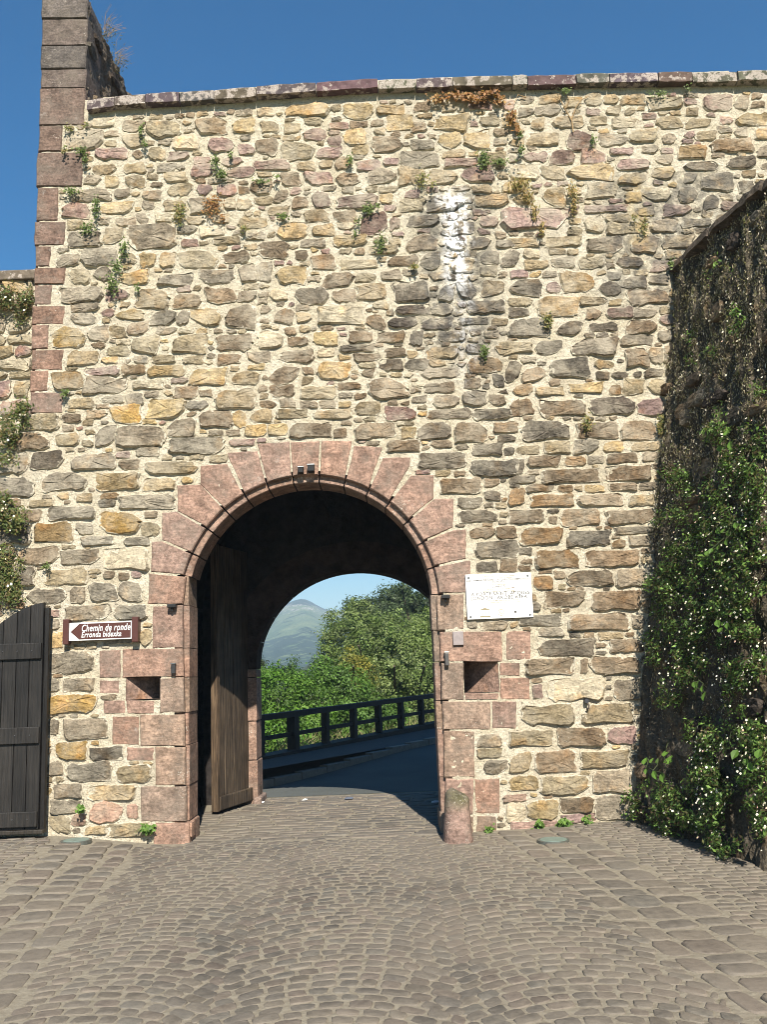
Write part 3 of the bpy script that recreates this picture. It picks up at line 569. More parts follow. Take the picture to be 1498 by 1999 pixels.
# coping course
JX = [168, 222, 283, 350, 417, 500, 617, 738, 812, 883, 1000, 1030, 1125, 1190, 1285, 1352, 1440, 1530, 1640, 1760]
for a, b in zip(JX, JX[1:]):
    A, B = onY(a+1, lerp_l(COP_T, a), -.12), onY(b-1, lerp_l(COP_T, b), -.12); h = .128+rnd.uniform(-.006, .006); dy = rnd.uniform(-.01, .012); dz = rnd.uniform(-.006, .006)
    mb = MB(); c = (*[v*rnd.uniform(.85, 1.15) for v in (.105, .085, .07)], rnd.uniform(0, 1)); n = 5; vv = []
    for i in range(n+1):
        t = i/n; x = A[0]+(B[0]-A[0])*t; z = A[2]+(B[2]-A[2])*t+dz; w = rnd.uniform(-.005, .005) if 0 < i < n else -.006
        vv += [(x, .4, z-h), (x, -.115+dy+w, z-h+rnd.uniform(-.004, .004)), (x, -.12+dy+rnd.uniform(-.005, .005), z-.02+w), (x, -.10+dy, z+w), (x, .4, z+.01)]
    ff = [(i*5+k, (i+1)*5+k, (i+1)*5+(k+1) % 5, i*5+(k+1) % 5) for i in range(n) for k in range(5)]+[(0, 1, 2, 3, 4), tuple(n*5+k for k in (4, 3, 2, 1, 0))]
    mb.add(vv, ff, c); mb.build('coping_stone', M_COPING, gate)
# body of the rampart behind the facing, with an unseen rear parapet added to shade the road
cs = (.16, .13, .11, 0)
PL, PR, VZ = AX-1.68, AX+2.0, 2.55                   # inner passage walls and springing of its vault
core = MB(); core.box((XL+.06, .45, -.1), (PL, 3.2, 8.0), cs); core.box((PR, .45, -.1), (9, 3.2, 8.0), cs); core.box((PL, .42, 4.45), (PR, 3.2, 8.0), cs); core.box((-9, .06, -.1), (XL+.05, .5, 3.6), cs)
core.build('wall_core', M_DARKSTONE, gate)
MB().box((XL+.45, 2.6, 8.0), (9, 3.2, 10.0), cs).build('shade_parapet', M_DARKSTONE, gate)
sc_ = (.026, .022, .02, 0)  # shade of the passage painted into its stone colour
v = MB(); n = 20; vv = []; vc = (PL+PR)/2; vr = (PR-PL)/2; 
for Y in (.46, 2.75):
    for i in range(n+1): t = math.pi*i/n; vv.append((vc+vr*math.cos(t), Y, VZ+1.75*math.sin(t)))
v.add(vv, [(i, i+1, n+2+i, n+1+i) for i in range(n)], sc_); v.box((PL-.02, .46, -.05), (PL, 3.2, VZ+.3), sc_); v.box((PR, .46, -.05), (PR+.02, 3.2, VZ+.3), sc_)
v.build('vault', M_SHADESTONE, gate)
# far arch: ring of voussoirs round the outer opening
FXL = onY(503, 1500, 2.78)[0]; fc = onY(690, 1113, 2.78); FCX = fc[0]+.03; FR = FCX-FXL; FZ = fc[2]-FR*.93
for i in range(11):
    t0, t1 = math.pi*i/11+.004, math.pi*(i+1)/11-.004; mb = MB(); vv = []
    for t in np.linspace(t0-.003, t1+.003, 5):
        for rr, Y in ((FR, 2.76), (FR+.42, 2.75), (FR+.42, 3.22), (FR, 3.22)): vv.append((FCX+rr*math.cos(t), Y, FZ+rr*.93*math.sin(t)))
    mb.add(vv, [(k*4+q, k*4+(q+1) % 4, (k+1)*4+(q+1) % 4, (k+1)*4+q) for k in range(4) for q in range(4)]+[(3, 2, 1, 0), (16, 17, 18, 19)], (.04, .028, .024, 0)); mb.build('far_voussoir', M_SHADESTONE, gate)  # ring colour darkened to match the passage shade
zb = [-.05, .55, 1.05, 1.62, FZ]
for sg, x0, x1 in ((-1, FXL-.55, FXL), (1, FCX+FR, FCX+FR+.5)):
    for a, b in zip(zb, zb[1:]): MB().box((x0, 2.74+rnd.uniform(-.01, .01), a+.004), (x1+rnd.uniform(-.008, .008), 3.22, b-.004), (*colr('k'), 0)).build('far_jamb_block', M_PINK, gate, bevel=.012)
fill = MB(); n = 24                                    # masonry above the far arch up to the vault
vv = []
for i in range(n+1):
    t = math.pi*i/n; c, s1 = math.cos(t), math.sin(t); vv += [(FCX+(FR+.40)*c, 2.77, FZ+(FR+.40)*.93*s1), (FCX+4*c, 2.77, FZ+3*s1)]
fill.add(vv, [(2*i, 2*i+1, 2*i+3, 2*i+2) for i in range(n)], sc_); vv = []
for i in range(n+1):
    t = math.pi*i/n; c, s1 = math.cos(t), math.sin(t); vv += [(FCX+(FR+.004)*c, 2.9, FZ+(FR+.004)*.93*s1), (FCX+(FR+.5)*c, 2.9, FZ+(FR+.5)*.93*s1)]
fill.add(vv, [(2*i, 2*i+1, 2*i+3, 2*i+2) for i in range(n)], sc_); fill.box((PL-.1, 2.78, -.05), (FXL-.54, 3.2, FZ+1), sc_); fill.box((FCX+FR+.49, 2.78, -.05), (PR+.1, 3.2, FZ+1), sc_); fill.build('inner_face', M_SHADESTONE, gate)
MB().box((FXL-.05, 2.66, -.05), (FXL+.06, 3.2, .09), (.22, .16, .13, 0)).build('plinth_block', M_PINK, gate, bevel=.02)
# raised wall running back from the pillar
rw = MB(); g = []; ny, nz = 70, 40
for i in range(nz+1):
    for j in range(ny+1):
        y, z = .0+3.2*j/ny, 7.6+(9.62-7.6)*i/nz; x = onY(172, 0)[0]-.02; x += .05*mn.noise((1, y*5, z*5))+.03*mn.noise((4, y*14, z*14)); g.append((x, y, z+(.05*mn.noise((2, y*4, 3)) if i == nz else 0)))
rw.add(g, [(i*(ny+1)+j, i*(ny+1)+j+1, (i+1)*(ny+1)+j+1, (i+1)*(ny+1)+j) for i in range(nz) for j in range(ny)], (.12, .095, .07, 0))
rw.box((XL+.03, .45, 7.6), (onY(172, 0)[0]-.06, 3.2, 9.6), (.12, .095, .07, 0)); rw.build('return_wall', M_DARKSTONE, gate, smooth=False)
for k in range(16):
    y, z = rnd.uniform(.1, 1.9), rnd.uniform(8.2, 9.5); x = onY(172, 0)[0]-.02
    pts = [(y+rnd.uniform(.9, 1.1)*.16*math.cos(t), z+rnd.uniform(.8, 1.1)*.09*math.sin(t)) for t in np.linspace(0, 2*math.pi, 10)[:-1]]
    stone_into(MB(), pts, .05, colr(rnd.choice('dDDb')), fr=lambda a, d, c, x=x: (x-d, a, c)).build('stone', M_DARKSTONE, gate)

# ------------------------------------------------------------------ lower wall seen beyond the pillar on the left
lw = thing('curtain_wall', (-5, .6, 0), 'sunlit stretch of lower rubble wall at the left edge beyond the tall pillar', 'wall')
LY = .62; zt = onY(30, 532, LY)[2]
MB().box((-9, LY, -.1), (XL+.06, 1.6, zt-.1), (*MORTAR, 0)).build('mortar', M_MORTAR, lw)
z = zt-.02
cop_ = MB().box((-9, LY-.08, zt-.12), (XL+.02, 1.65, zt), (.15, .12, .09, .3)); cop_.build('coping', M_COPING, lw, bevel=.015)
rows = [(540, 572, 'y'), (574, 608, 'b'), (610, 650, 'g'), (652, 672, 't'), (674, 697, 'p'), (700, 722, 'w'), (724, 738, 't'), (742, 776, 'p'), (780, 812, 'p'), (816, 850, 't'), (852, 890, 'g'), (892, 930, 'g'), (932, 970, 'd')]
for ya, yb, ch in rows:
    x = -120.0
    while x < 60:
        w = rnd.uniform(34, 64); x1 = min(x+w, 66)
        bl = blob(x+1, ya+1+(60-x)*.03, x1-2, yb-1+(60-x)*.03); pts = [(q[0], q[2]) for q in (onY(a, b, LY) for a, b in bl)]; pts = [(min(px_, XL+.05), pz) for px_, pz in pts]
        stone_into(MB(), pts, .04, colr(ch if rnd.random() < .7 else rnd.choice('tgpw')), y0=LY).build('stone', M_STONE, lw); x = x1

# ------------------------------------------------------------------ battered wall on the right
side = thing('side_wall', (2.8, -2, 0), 'dark mossy battered stone wall along the right edge overgrown with plants', 'wall')
B_ = onY(1236, 1596); T_ = onY(1318, 515); Dv = np.array([.185, -.983, 0]); Dv /= np.linalg.norm(Dv); Vv = T_-B_; HV = np.linalg.norm(Vv); Vv = Vv/HV; Nv = np.cross(Vv, Dv); Nv /= np.linalg.norm(Nv)
if Nv[0] > 0: Nv = -Nv
def sw(s, t, d=0.0): return B_+Dv*s+Vv*t+Nv*d
def sdisp(s, t):
    return .045*mn.noise((s*3.2, t*1.8, 1))+.075*mn.noise((s*8, t*2.6, 5))+.034*mn.noise((s*17, t*7, 9))+.02*mn.noise((s*34, t*13, 2))
ss = np.concatenate([np.arange(-.25, 3.2, .024), np.arange(3.2, 9, .25)]); ts = np.concatenate([np.arange(-.2, HV-.09, .03), [HV-.085]])
sb = MB(); cc = []
for t in ts:
    for s in ss:
        n1 = mn.noise((s*2, t*2, 4))
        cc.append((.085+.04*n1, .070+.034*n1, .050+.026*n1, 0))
        sb.v.append(tuple(sw(s, t, sdisp(s, t)*(1 if s > .1 else .4))))
sb.c = cc; n = len(ss); sb.f = [(j*n+i+1, j*n+i, (j+1)*n+i, (j+1)*n+i+1) for j in range(len(ts)-1) for i in range(n-1)]
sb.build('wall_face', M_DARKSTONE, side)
sb = MB(); q = [sw(-.3, -.2, -.1), sw(9, -.2, -.1), sw(9, HV-.1, -.1), sw(-.3, HV-.1, -.1)]; off = np.array([1.2, .2, 0]); sb.add(q+[p+off for p in q], [(0, 1, 2, 3), (7, 6, 5, 4), (3, 2, 6, 7), (1, 5, 6, 2)], (.1, .085, .07, 0)); sb.build('wall_core', M_DARKSTONE, side)
s = -.05
while s < 9:
    w = rnd.uniform(.35, .6); mb = MB(); d = rnd.uniform(.05, .085); vv = []; nseg = 4
    for i in range(nseg+1):
        q = s+.008+(w-.016)*i/nseg
        for t, dd in ((HV-.12, -.3), (HV-.11+rnd.uniform(-.012, .012), d+rnd.uniform(-.015, .015)), (HV-.015+rnd.uniform(-.02, .01), d-.01+rnd.uniform(-.015, .015)), (HV+rnd.uniform(-.01, .012), -.3)): vv.append(sw(q, t, dd))
    mb.add(vv, [(i*4+k, (i+1)*4+k, (i+1)*4+(k+1) % 4, i*4+(k+1) % 4) for i in range(nseg) for k in range(4)]+[(0, 1, 2, 3), tuple(nseg*4+k for k in (3, 2, 1, 0))], (.085, .068, .052, 0)); mb.build('coping_stone', M_DARKSTONE, side); s += w
for k in range(46):
    s, t = rnd.uniform(.0, 3.0), rnd.uniform(.05, HV-.3); a, b = rnd.uniform(.09, .2), rnd.uniform(.05, .11)
    pts = [(s+a*rnd.uniform(.85, 1.1)*math.copysign(abs(math.cos(q))**.7, math.cos(q)), t+b*rnd.uniform(.85, 1.1)*math.copysign(abs(math.sin(q))**.7, math.sin(q))) for q in np.linspace(0, 2*math.pi, 11)[:-1]]
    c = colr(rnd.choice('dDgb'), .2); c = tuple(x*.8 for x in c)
    stone_into(MB(), pts, rnd.uniform(.03, .065), c, fr=lambda x, d, z: tuple(sw(x, z, -d))).build('stone', M_DARKSTONE, side)
# dry moss and dead stalks hanging on its upper part
N_ = 42000; S = nr.uniform(-.02, 3.1, N_); T = HV*(1-nr.beta(1.1, 1.8, N_)*.85)-.1
D = np.array([sdisp(a, b) for a, b in zip(S, T)])+nr.uniform(-.005, .03, N_); C = B_+S[:, None]*Dv+T[:, None]*Vv+D[:, None]*Nv
k = nr.random(N_); colm = np.where(k[:, None] < .36, np.array([.085, .07, .048]), np.where(k[:, None] < .74, np.array([.38, .32, .22]), np.where(k[:, None] < .86, np.array([.13, .14, .05]), np.array([.62, .55, .43]))))*nr.uniform(.7, 1.3, (N_, 1))
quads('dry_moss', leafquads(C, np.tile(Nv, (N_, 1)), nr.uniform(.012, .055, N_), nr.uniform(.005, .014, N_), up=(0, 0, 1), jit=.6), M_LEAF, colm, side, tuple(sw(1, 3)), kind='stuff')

# ------------------------------------------------------------------ paving setts
SETT_COL = [(.118, .103, .082), (.104, .091, .073), (.126, .108, .083), (.090, .081, .068), (.120, .097, .078), (.108, .100, .083), (.130, .107, .084)]
SETTS = []                                            # (polygon, height, colour, larger)
def lineab(pxs): P = np.array([onZ(x, y)[:2] for x, y in pxs]); k = np.polyfit(P[:, 1], P[:, 0], 1); return lambda y: k[0]*y+k[1]
def z6(*p): return [(a*.4005, 1550+b*.4005) for a, b in p]
def z7(*p): return [(900+a*.3992, 1550+b*.3992) for a, b in p]
LB = [lineab(z6((312, 250), (245, 312), (50, 475), (0, 512))), lineab(z6((475, 215), (380, 320), (280, 400), (130, 540), (0, 680))), lineab(z6((600, 210), (430, 430), (290, 570), (100, 770), (0, 890))), lineab(z6((690, 230), (440, 540), (370, 600), (290, 720), (170, 890), (60, 1040)))]
RB = [lineab(z7((180, 190), (300, 300), (560, 480), (800, 650), (1000, 790), (1240, 950), (1450, 1120))), lineab(z7((310, 190), (450, 310), (740, 490), (940, 650), (1280, 870), (1480, 1020))), lineab(z7((420, 180), (620, 320), (820, 430), (1050, 570), (1180, 650), (1360, 750))), lineab(z7((540, 180), (690, 270), (870, 370), (1100, 480), (1250, 570), (1400, 650)))]
def add_sett(q, h=.012, big=False, v=.22):
    c = rnd.choice(SETT_COL); f = 1+rnd.uniform(-v, v); SETTS.append((q, h, tuple(x*f for x in c), big))
for band in (LB, RB):
    for a, b in zip(band, band[1:]):
        y = -.12
        while y > -9.5:
            L = rnd.uniform(.16, .34); y1 = y-L; g = .014; sk = rnd.uniform(-.025, .025); jj = lambda: rnd.uniform(-.012, .012)
            add_sett([(a(y1)+g+jj(), y1+g), (b(y1)-g+jj(), y1+g+sk), (b(y)-g+jj(), y-g+sk), (a(y)+g+jj(), y-g)], .008, True); y = y1
# segmental arcs between the two bands
def arc_field(x_lo, x_hi, y_hi, y_lo, W, A, h, w0, xoff=0.0):
    ncol = range(-6, 7)
    for col in ncol:
        xc = col*W+xoff
        k = 0; y = y_lo-1.0
        while y < y_hi+.6:
            x = xc-W/2+rnd.uniform(0, .05); hh = h*rnd.uniform(.92, 1.08)
            while x < xc+W/2-.03:
                w = w0*rnd.uniform(.8, 1.25); x1 = min(x+w, xc+W/2); u0, u1 = (x-xc)/(W/2), (x1-xc)/(W/2)
                f = lambda u: y+A*(1-u*u)
                g = .008; sl = -2*A*((u0+u1)/2)/(W/2)
                ya, yb = f(u0), f(u1); cx, cy = (x+x1)/2, (ya+yb)/2+hh/2
                if y_lo < cy < y_hi and x_lo(cy)+.03 < cx < x_hi(cy)-.03:
                    nx, ny_ = -sl*hh*.75, hh; j = lambda: rnd.uniform(-.008, .008)
                    add_sett([(x+g+j(), ya+g+j()), (x1-g+j(), yb+g+j()), (x1-g+nx*.5+j(), yb+ny_-g+j()), (x+g+nx*.5+j(), ya+ny_-g+j())], rnd.uniform(.003, .007))
                x = x1
            y += hh
arc_field(lambda y: LB[3](y), lambda y: RB[0](y), -.12, -6.2, 1.25, .30, .108, .118, -.35)
arc_field(lambda y: -6.5, lambda y: LB[0](y), -.14, -5.2, 9, .1, .105, .14)
arc_field(lambda y: RB[3](y), lambda y: 2.6-.18*y, -.1, -6.0, 9, .05, .10, .125)
# larger setts through the passage
y = -.1
while y < 3.1:
    h = rnd.uniform(.12, .18); x = PL+rnd.uniform(0, .2)
    if y > .0:
        pass
    while x < PR:
        w = rnd.uniform(.2, .42) if y > .05 else rnd.uniform(.3, .75); x1 = x+w; j = lambda: rnd.uniform(-.012, .012)
        if JL+.05 < (x+x1)/2 < JR-.05 or y > .5: add_sett([(x+.012+j(), y+.014), (x1-.012+j(), y+.014+j()), (x1-.012+j(), y+h-.012+j()), (x+.012+j(), y+h-.012)], .008, True)
        x = x1
    y += h
def sett_into(mb, q, h, c):
    cx = sum(p[0] for p in q)/4; cy = sum(p[1] for p in q)/4; pts = []
    for i in range(4):                                # rounded corners: two points per corner
        p, a, b = q[i], q[i-1], q[(i+1) % 4]; r1, r2 = rnd.uniform(.12, .25), rnd.uniform(.12, .25)
        pts += [(p[0]+(a[0]-p[0])*r1, p[1]+(a[1]-p[1])*r1), (p[0]+(b[0]-p[0])*r2, p[1]+(b[1]-p[1])*r2)]
    z = gz(cx, cy); vv = []; col = []; tx, ty = rnd.uniform(-.04, .04), rnd.uniform(-.04, .04); up = rnd.uniform(-.003, .003)
    for f, dz, a in ((1.0, -.012, 1.0), (.97, h*.62, .9), (.86, h, .3)):
        for x, y in pts: X, Y = cx+(x-cx)*f, cy+(y-cy)*f; vv.append((X, Y, z+dz+up+(X-cx)*tx+(Y-cy)*ty)); col.append((*c, a))
    n = 8; vv.append((cx, cy, z+h*1.04+up)); col.append((*c, 0))
    ff = [(k*n+i, k*n+(i+1) % n, (k+1)*n+(i+1) % n, (k+1)*n+i) for k in range(2) for i in range(n)]+[(2*n+i, 2*n+(i+1) % n, 3*n) for i in range(n)]
    mb.add(vv, ff, col)
def shows(q):
    cx = sum(p[0] for p in q)/4; cy = sum(p[1] for p in q)/4; d = np.array([cx, cy, 0])-CAM; zc = d@_f
    if zc < .3: return 0
    u, v = 749+FPX*(d@_R)/zc, 999.5-FPX*(d@_U)/zc
    return abs(area2(q))/(zc**3) if -10 < u < 1508 and v < 2005 else 0
SETTS.sort(key=lambda s: -shows(s[0])); restp = MB()
for k, (q, h, c, big) in enumerate(SETTS):
    if area2(q) < 0: q = q[::-1]
    if k < 300: mb = MB(); sett_into(mb, q, h, c); mb.build('sett', M_SETT, pave, smooth=True)
    else: sett_into(restp, q, h, c)
restp.build('small_setts', M_SETT, pave, smooth=True, kind='stuff')

# ------------------------------------------------------------------ beyond the gate: kerb, sidewalk, fence, terrain
fa = onY(572, 1465, 7.8); fb = onY(823, 1416, 13.2); fd = (fb-fa)[:2]/np.linalg.norm((fb-fa)[:2]); fn = np.array([fd[1], -fd[0]])  # fn points to the road side
ka = onZ(507, 1531, .08); kb = onZ(851, 1454, .2)
def kerbline(t): return ka[:2]+(kb-ka)[:2]*t
kl = MB(); p0, p1 = kerbline(-1.2), kerbline(2.6); kd = unit(p1-p0); kn = np.array([-kd[1], kd[0]])
nseg = 30
for i in range(nseg):
    a, b = p0+(p1-p0)*i/nseg, p0+(p1-p0)*(i+.97)/nseg; z = gz(*a)
    mb = MB(); lo = [(a, 0), (b, 0), (b+kn*.15, 0), (a+kn*.15, 0)]; mb.add([(p[0], p[1], z-.1) for p, _ in lo]+[(p[0], p[1], z+.12) for p, _ in lo], [(0, 3, 2, 1), (4, 5, 6, 7), (0, 1, 5, 4), (1, 2, 6, 5), (2, 3, 7, 6), (3, 0, 4, 7)], (.17, .155, .135, 0))
    if i == 0: kerb = mb.build('kerb', M_SETT, kind='structure')
    else: mb.build('kerb_stone', M_SETT, kerb)
F0, F1 = fa[:2]-fd*6, fa[:2]+fd*15
sw_ = MB(); A1, A2 = p0+kn*.151, p1+kn*.151
sw_.add([(*A1, gz(*A1)+.11), (*A2, gz(*A2)+.11), (*(F1-fn*.3), .26), (*(F0-fn*.3), .2)], [(0, 1, 2, 3)]); sw_.build('sidewalk', M_DARKASPH, kind='structure')
rail = thing('wooden_fence', (*fa[:2], 0), 'dark timber post and rail fence along the road seen through the archway', 'fence')
posts_px = [507, 572, 635, 690, 739, 783, 823, 859, 893]
def fence_pt(px):                                    # where the column px meets the fence line
    d = ray(px, 1400)[:2]; m = np.array([[d[0], -fd[0]], [d[1], -fd[1]]]); t = np.linalg.solve(m, fa[:2]-CAM[:2]); return CAM[:2]+d*t[0], t[1]
zbase = lambda s: fa[2]+(fb[2]-fa[2])*s/np.linalg.norm((fb-fa)[:2]); ztopf = lambda s: onY(572, 1388, 7.8)[2]+(onY(823, 1357, 13.2)[2]-onY(572, 1388, 7.8)[2])*s/np.linalg.norm((fb-fa)[:2])
ps = []
for px in [440]+posts_px:
    p, s = fence_pt(px); ps.append((p, s)); w = .125 if px != 572 else .17
    MB().beam((*p, zbase(s)-.3), (*p, ztopf(s)-.10), w, w, up=(fd[0], fd[1], 0)).build('post', M_RAIL, rail)
(pa, sa), (pb, sb_) = ps[0], ps[-1]
fr_ = lambda p, s, f: (*p, zbase(s)+(ztopf(s)-zbase(s))*f)
MB().beam(fr_(pa, sa, .93), fr_(pb, sb_, .93), .16, .10).build('top_rail', M_RAIL, rail)
for (p, s), (q, s2) in zip(ps, ps[1:]): MB().beam(fr_(p, s, .42), fr_(q, s2, .42), .06, .075).build('rail', M_RAIL, rail)
MB().beam((*(pa), zbase(sa)-.18), (*(pb), zbase(sb_)-.18), .4, .4, (.5, .5, .5, 0)).build('footing', M_RAIL, rail)

def mk_mtn():
    t = NT('far_hillside'); x, y, z = t.xyz(); n = t.noise(.035, 6, .6); f = t.noise(.055, 9, .7); zn = t.math('ADD', z, t.math('MULTIPLY', t.math('SUBTRACT', t.noise(.028, 5, .6), .5), 34))
    c = t.mix(t.ramp(n, .35, .65), (.075, .115, .045), (.15, .18, .075))
    top = t.ramp(zn, 82, 92); low = t.ramp(t.math('SUBTRACT', zn, t.math('MULTIPLY', x, .22)), 66, 48)
    forest = t.ramp(t.math('ADD', f, t.math('ADD', t.math('MULTIPLY', top, .5), t.math('MULTIPLY', low, .15))), .55, .62)
    c = t.mix(forest, c, (.016, .032, .012))
    rk = t.math('MULTIPLY', t.ramp(t.noise(.26, 7, .74), .50, .56), t.math('MULTIPLY', t.ramp(zn, 66, 76), t.ramp(zn, 92, 84))); rk = t.math('MULTIPLY', rk, t.ramp(t.noise(.09, 3), .46, .56)); c = t.mix(rk, c, (.62, .52, .48))
    c = t.val(c, t.ramp(t.noise(.5, 6, .65), .2, .8, .5, 1.5)); return t.fin(c, .95, ((t.noise(.25, 6), 1, 2.0),), .05)
M_MTN = mk_mtn()
def hill(name, prof, d0, d1, mat, z0, rough, nd=40, na=140):
    az = []; el = []
    for x, y in prof: d = ray(x, y); az.append(math.atan2(d[0], d[1])); el.append(math.asin(d[2]))
    A = np.linspace(R(-40), R(40), na*2); mb = MB(); vv = []
    E = np.interp(A, az, el)
    for j in range(nd+1):
        f = j/nd; dd = d0+(d1-d0)*f
        for a, e in zip(A, E):
            top = 1.6+d1*math.tan(e); z = z0+(top-z0)*sm(0, 1, f)**.9+rough*(mn.noise((a*22, f*1.5, z0))+.4*mn.noise((a*60, f*3, z0)))*math.sin(min(1, f*1.02)*math.pi)+(rough*.10*(mn.noise((a*160, 3, z0))+mn.noise((a*400, 7, z0))) if f > .97 else 0)
            vv.append((dd*math.sin(a), CAM[1]+dd*math.cos(a), z))
    n = len(A)
    for e_, a in zip(E, A): vv.append((d1*1.3*math.sin(a), CAM[1]+d1*1.3*math.cos(a), z0-2))
    mb.add(vv, [(j*n+i, j*n+i+1, (j+1)*n+i+1, (j+1)*n+i) for j in range(nd+1) for i in range(n-1)]); return mb.build(name, mat, smooth=True, kind='structure')
hill('mountain', [(-400, 1215), (100, 1255), (470, 1258), (500, 1238), (512, 1214), (530, 1202), (548, 1194), (568, 1188), (588, 1182), (600, 1183), (618, 1192), (640, 1199), (665, 1199), (685, 1197), (760, 1190), (900, 1210), (1200, 1180), (1700, 1220)], 420, 1500, M_MTN, -.5, 9)
def mk_wood_hill():
    t = NT('wooded_hill'); n = t.noise(.12, 6, .65); c = t.mix(t.ramp(n, .35, .65), (.03, .045, .02), (.075, .085, .04)); return t.fin(c, .95, ((n, 1, 2.0),), .05)
hill('hill', [(-400, 1325), (470, 1325), (560, 1322), (585, 1308), (605, 1296), (625, 1287), (650, 1282), (700, 1270), (800, 1262), (1000, 1270), (1700, 1290)], 140, 330, mk_wood_hill(), -.9, 1.2, 16, 100)

# ------------------------------------------------------------------ trees and bushes seen through the arch
def crown(name, root, blobs, n, size, cols, clump=.5, aspect=.55):
    """blobs: (centre, radii); leaves gathered in clumps over them"""
    Cs, Ns, Ks = [], [], []; wts = np.array([b[1][0]*b[1][2] for b in blobs]); wts = wts/wts.sum()
    for (c, r), w in zip(blobs, wts):
        m = int(n*w); k = max(10, int(m/70)); d = unit(nr.normal(0, 1, (k, 3))); d[:, 1] = -np.abs(d[:, 1])*.9+nr.uniform(0, .6, k); d = unit(d)
        cc_ = np.array(c)+d*np.array(r)*np.where(nr.random((k, 1)) < .38, nr.uniform(.25, .7, (k, 1)), nr.uniform(.75, 1.08, (k, 1))); cr = clump*nr.uniform(.5, 1.3, k); tone = nr.uniform(.5, 1.4, k); ci = nr.integers(0, len(cols), k)
        which = nr.integers(0, k, m); off = unit(nr.normal(0, 1, (m, 3)))*nr.random((m, 1))**.5
        P = cc_[which]+off*cr[which][:, None]*np.array([1, 1, .75]); Cs.append(P); Ns.append(unit(off*.8+d[which]*.7+np.array([0, -.1, .35]))); Ks.append(np.array(cols)[ci[which]]*(tone[which]*nr.uniform(.75, 1.25, m))[:, None])
    C = np.concatenate(Cs); N = np.concatenate(Ns); K = np.concatenate(Ks); L = size*nr.uniform(.6, 1.4, len(C))
    return quads(name, leafquads(C, N, L, L*aspect, jit=.45), M_LEAF, K, root, tuple(blobs[0][0]))
def at(px, py, Y, rx, ry, deep=.8):
    c = onY(px, py, Y); s = (Y-CAM[1])/FPX; return (c, (rx*s, max(rx, ry)*s*deep, ry*s))
def tree(name, label, cat, blobs, n, size, cols, stems, group=None, clump=.5):
    c = blobs[0][0]; root = thing(name, (c[0], c[1], -.9), label, cat, group)
    crown('crown', root, blobs, n, size, cols, clump)
    mb = MB()
    for (x, y, z) in stems: mb.tube([(c[0]+(x-c[0])*.3, c[1]+.3, -.95), (c[0]+(x-c[0])*.6, c[1]+.2, (z-.9)/2), (x, y, z)], .14*size*8, .03, 7)
    mb.build('trunk', M_BARK, root); return root
G1 = [(.095, .19, .022), (.075, .16, .018), (.12, .21, .035)]; G2 = [(.15, .20, .055), (.19, .235, .085), (.115, .165, .04)]; G3 = [(.055, .08, .03), (.07, .10, .04), (.045, .065, .025)]; GY = [(.22, .20, .035), (.16, .18, .04)]
def b_(*L): return [at(*l) for l in L]
tree('hazel_bush', 'bright green leafy bush behind the left end of the timber fence', 'bush', b_((530, 1370, 16.5, 60, 62), (600, 1400, 16.5, 55, 70), (560, 1450, 16, 60, 50), (480, 1400, 16, 50, 80), (500, 1330, 17, 30, 22), (575, 1330, 17, 26, 24)), 32000, .085, G1, [tuple(onY(530, 1400, 16.5))], clump=.35)
tree('hazel_bush', 'mid green bush rising behind the middle posts of the timber fence', 'bush', b_((660, 1360, 17.5, 60, 60), (690, 1410, 17, 60, 40), (640, 1320, 18, 36, 32), (740, 1400, 17.5, 50, 40)), 24000, .085, [(.085, .16, .025), (.10, .18, .035), (.07, .13, .022)], [tuple(onY(660, 1390, 17.5))], clump=.35)
tree('apple_tree', 'large pale green fruit tree with loose upright sprays right of centre in the arch', 'tree', b_((770, 1290, 23, 95, 85), (700, 1250, 24, 50, 70), (640, 1265, 24, 18, 45), (820, 1340, 22, 60, 80), (720, 1340, 22, 60, 50), (840, 1250, 24, 50, 60), (660, 1220, 25, 20, 28)), 60000, .09, G2, [tuple(onY(770, 1300, 20)), tuple(onY(700, 1260, 21)), tuple(onY(830, 1300, 20))], clump=.4)
tree('golden_shrub', 'yellowish shrub glowing between the green bushes near the middle of the archway', 'bush', b_((690, 1295, 19.2, 30, 30), (715, 1320, 19, 24, 24)), 2600, .08, GY, [tuple(onY(690, 1300, 17.2))], clump=.3)
tree('oak_tree', 'dark green oak with rounded top standing highest at the right behind the fruit tree', 'tree', b_((770, 1172, 36, 32, 24), (735, 1200, 36, 55, 30), (700, 1190, 37, 24, 16), (800, 1200, 36, 45, 40), (760, 1235, 35, 70, 40)), 30000, .14, G3, [tuple(onY(760, 1220, 36)), tuple(onY(720, 1200, 36.5))], clump=.6)
tree('oak_tree', 'dark tree with long overhanging twigs beside the right curve of the arch', 'tree', b_((850, 1190, 30, 40, 60), (815, 1180, 30, 22, 16), (790, 1150, 30, 20, 9), (840, 1240, 30, 45, 40)), 8000, .14, G3, [tuple(onY(850, 1220, 30)), tuple(onY(785, 1148, 30))], clump=.35)
tree('young_tree', 'slender dark young tree at the left side of the mountain view', 'tree', b_((500, 1290, 26, 10, 40), (508, 1315, 26, 14, 24), (492, 1262, 26, 8, 18)), 1500, .12, G3, [tuple(onY(500, 1290, 26))], clump=.3)
tree('young_tree', 'small grey green tree peeping over the bright bush under the mountain', 'tree', b_((565, 1308, 24, 14, 22), (545, 1318, 24, 16, 12), (530, 1322, 27, 12, 14)), 1500, .11, [(.05, .085, .035), (.06, .1, .045)], [tuple(onY(565, 1320, 24))], clump=.3)
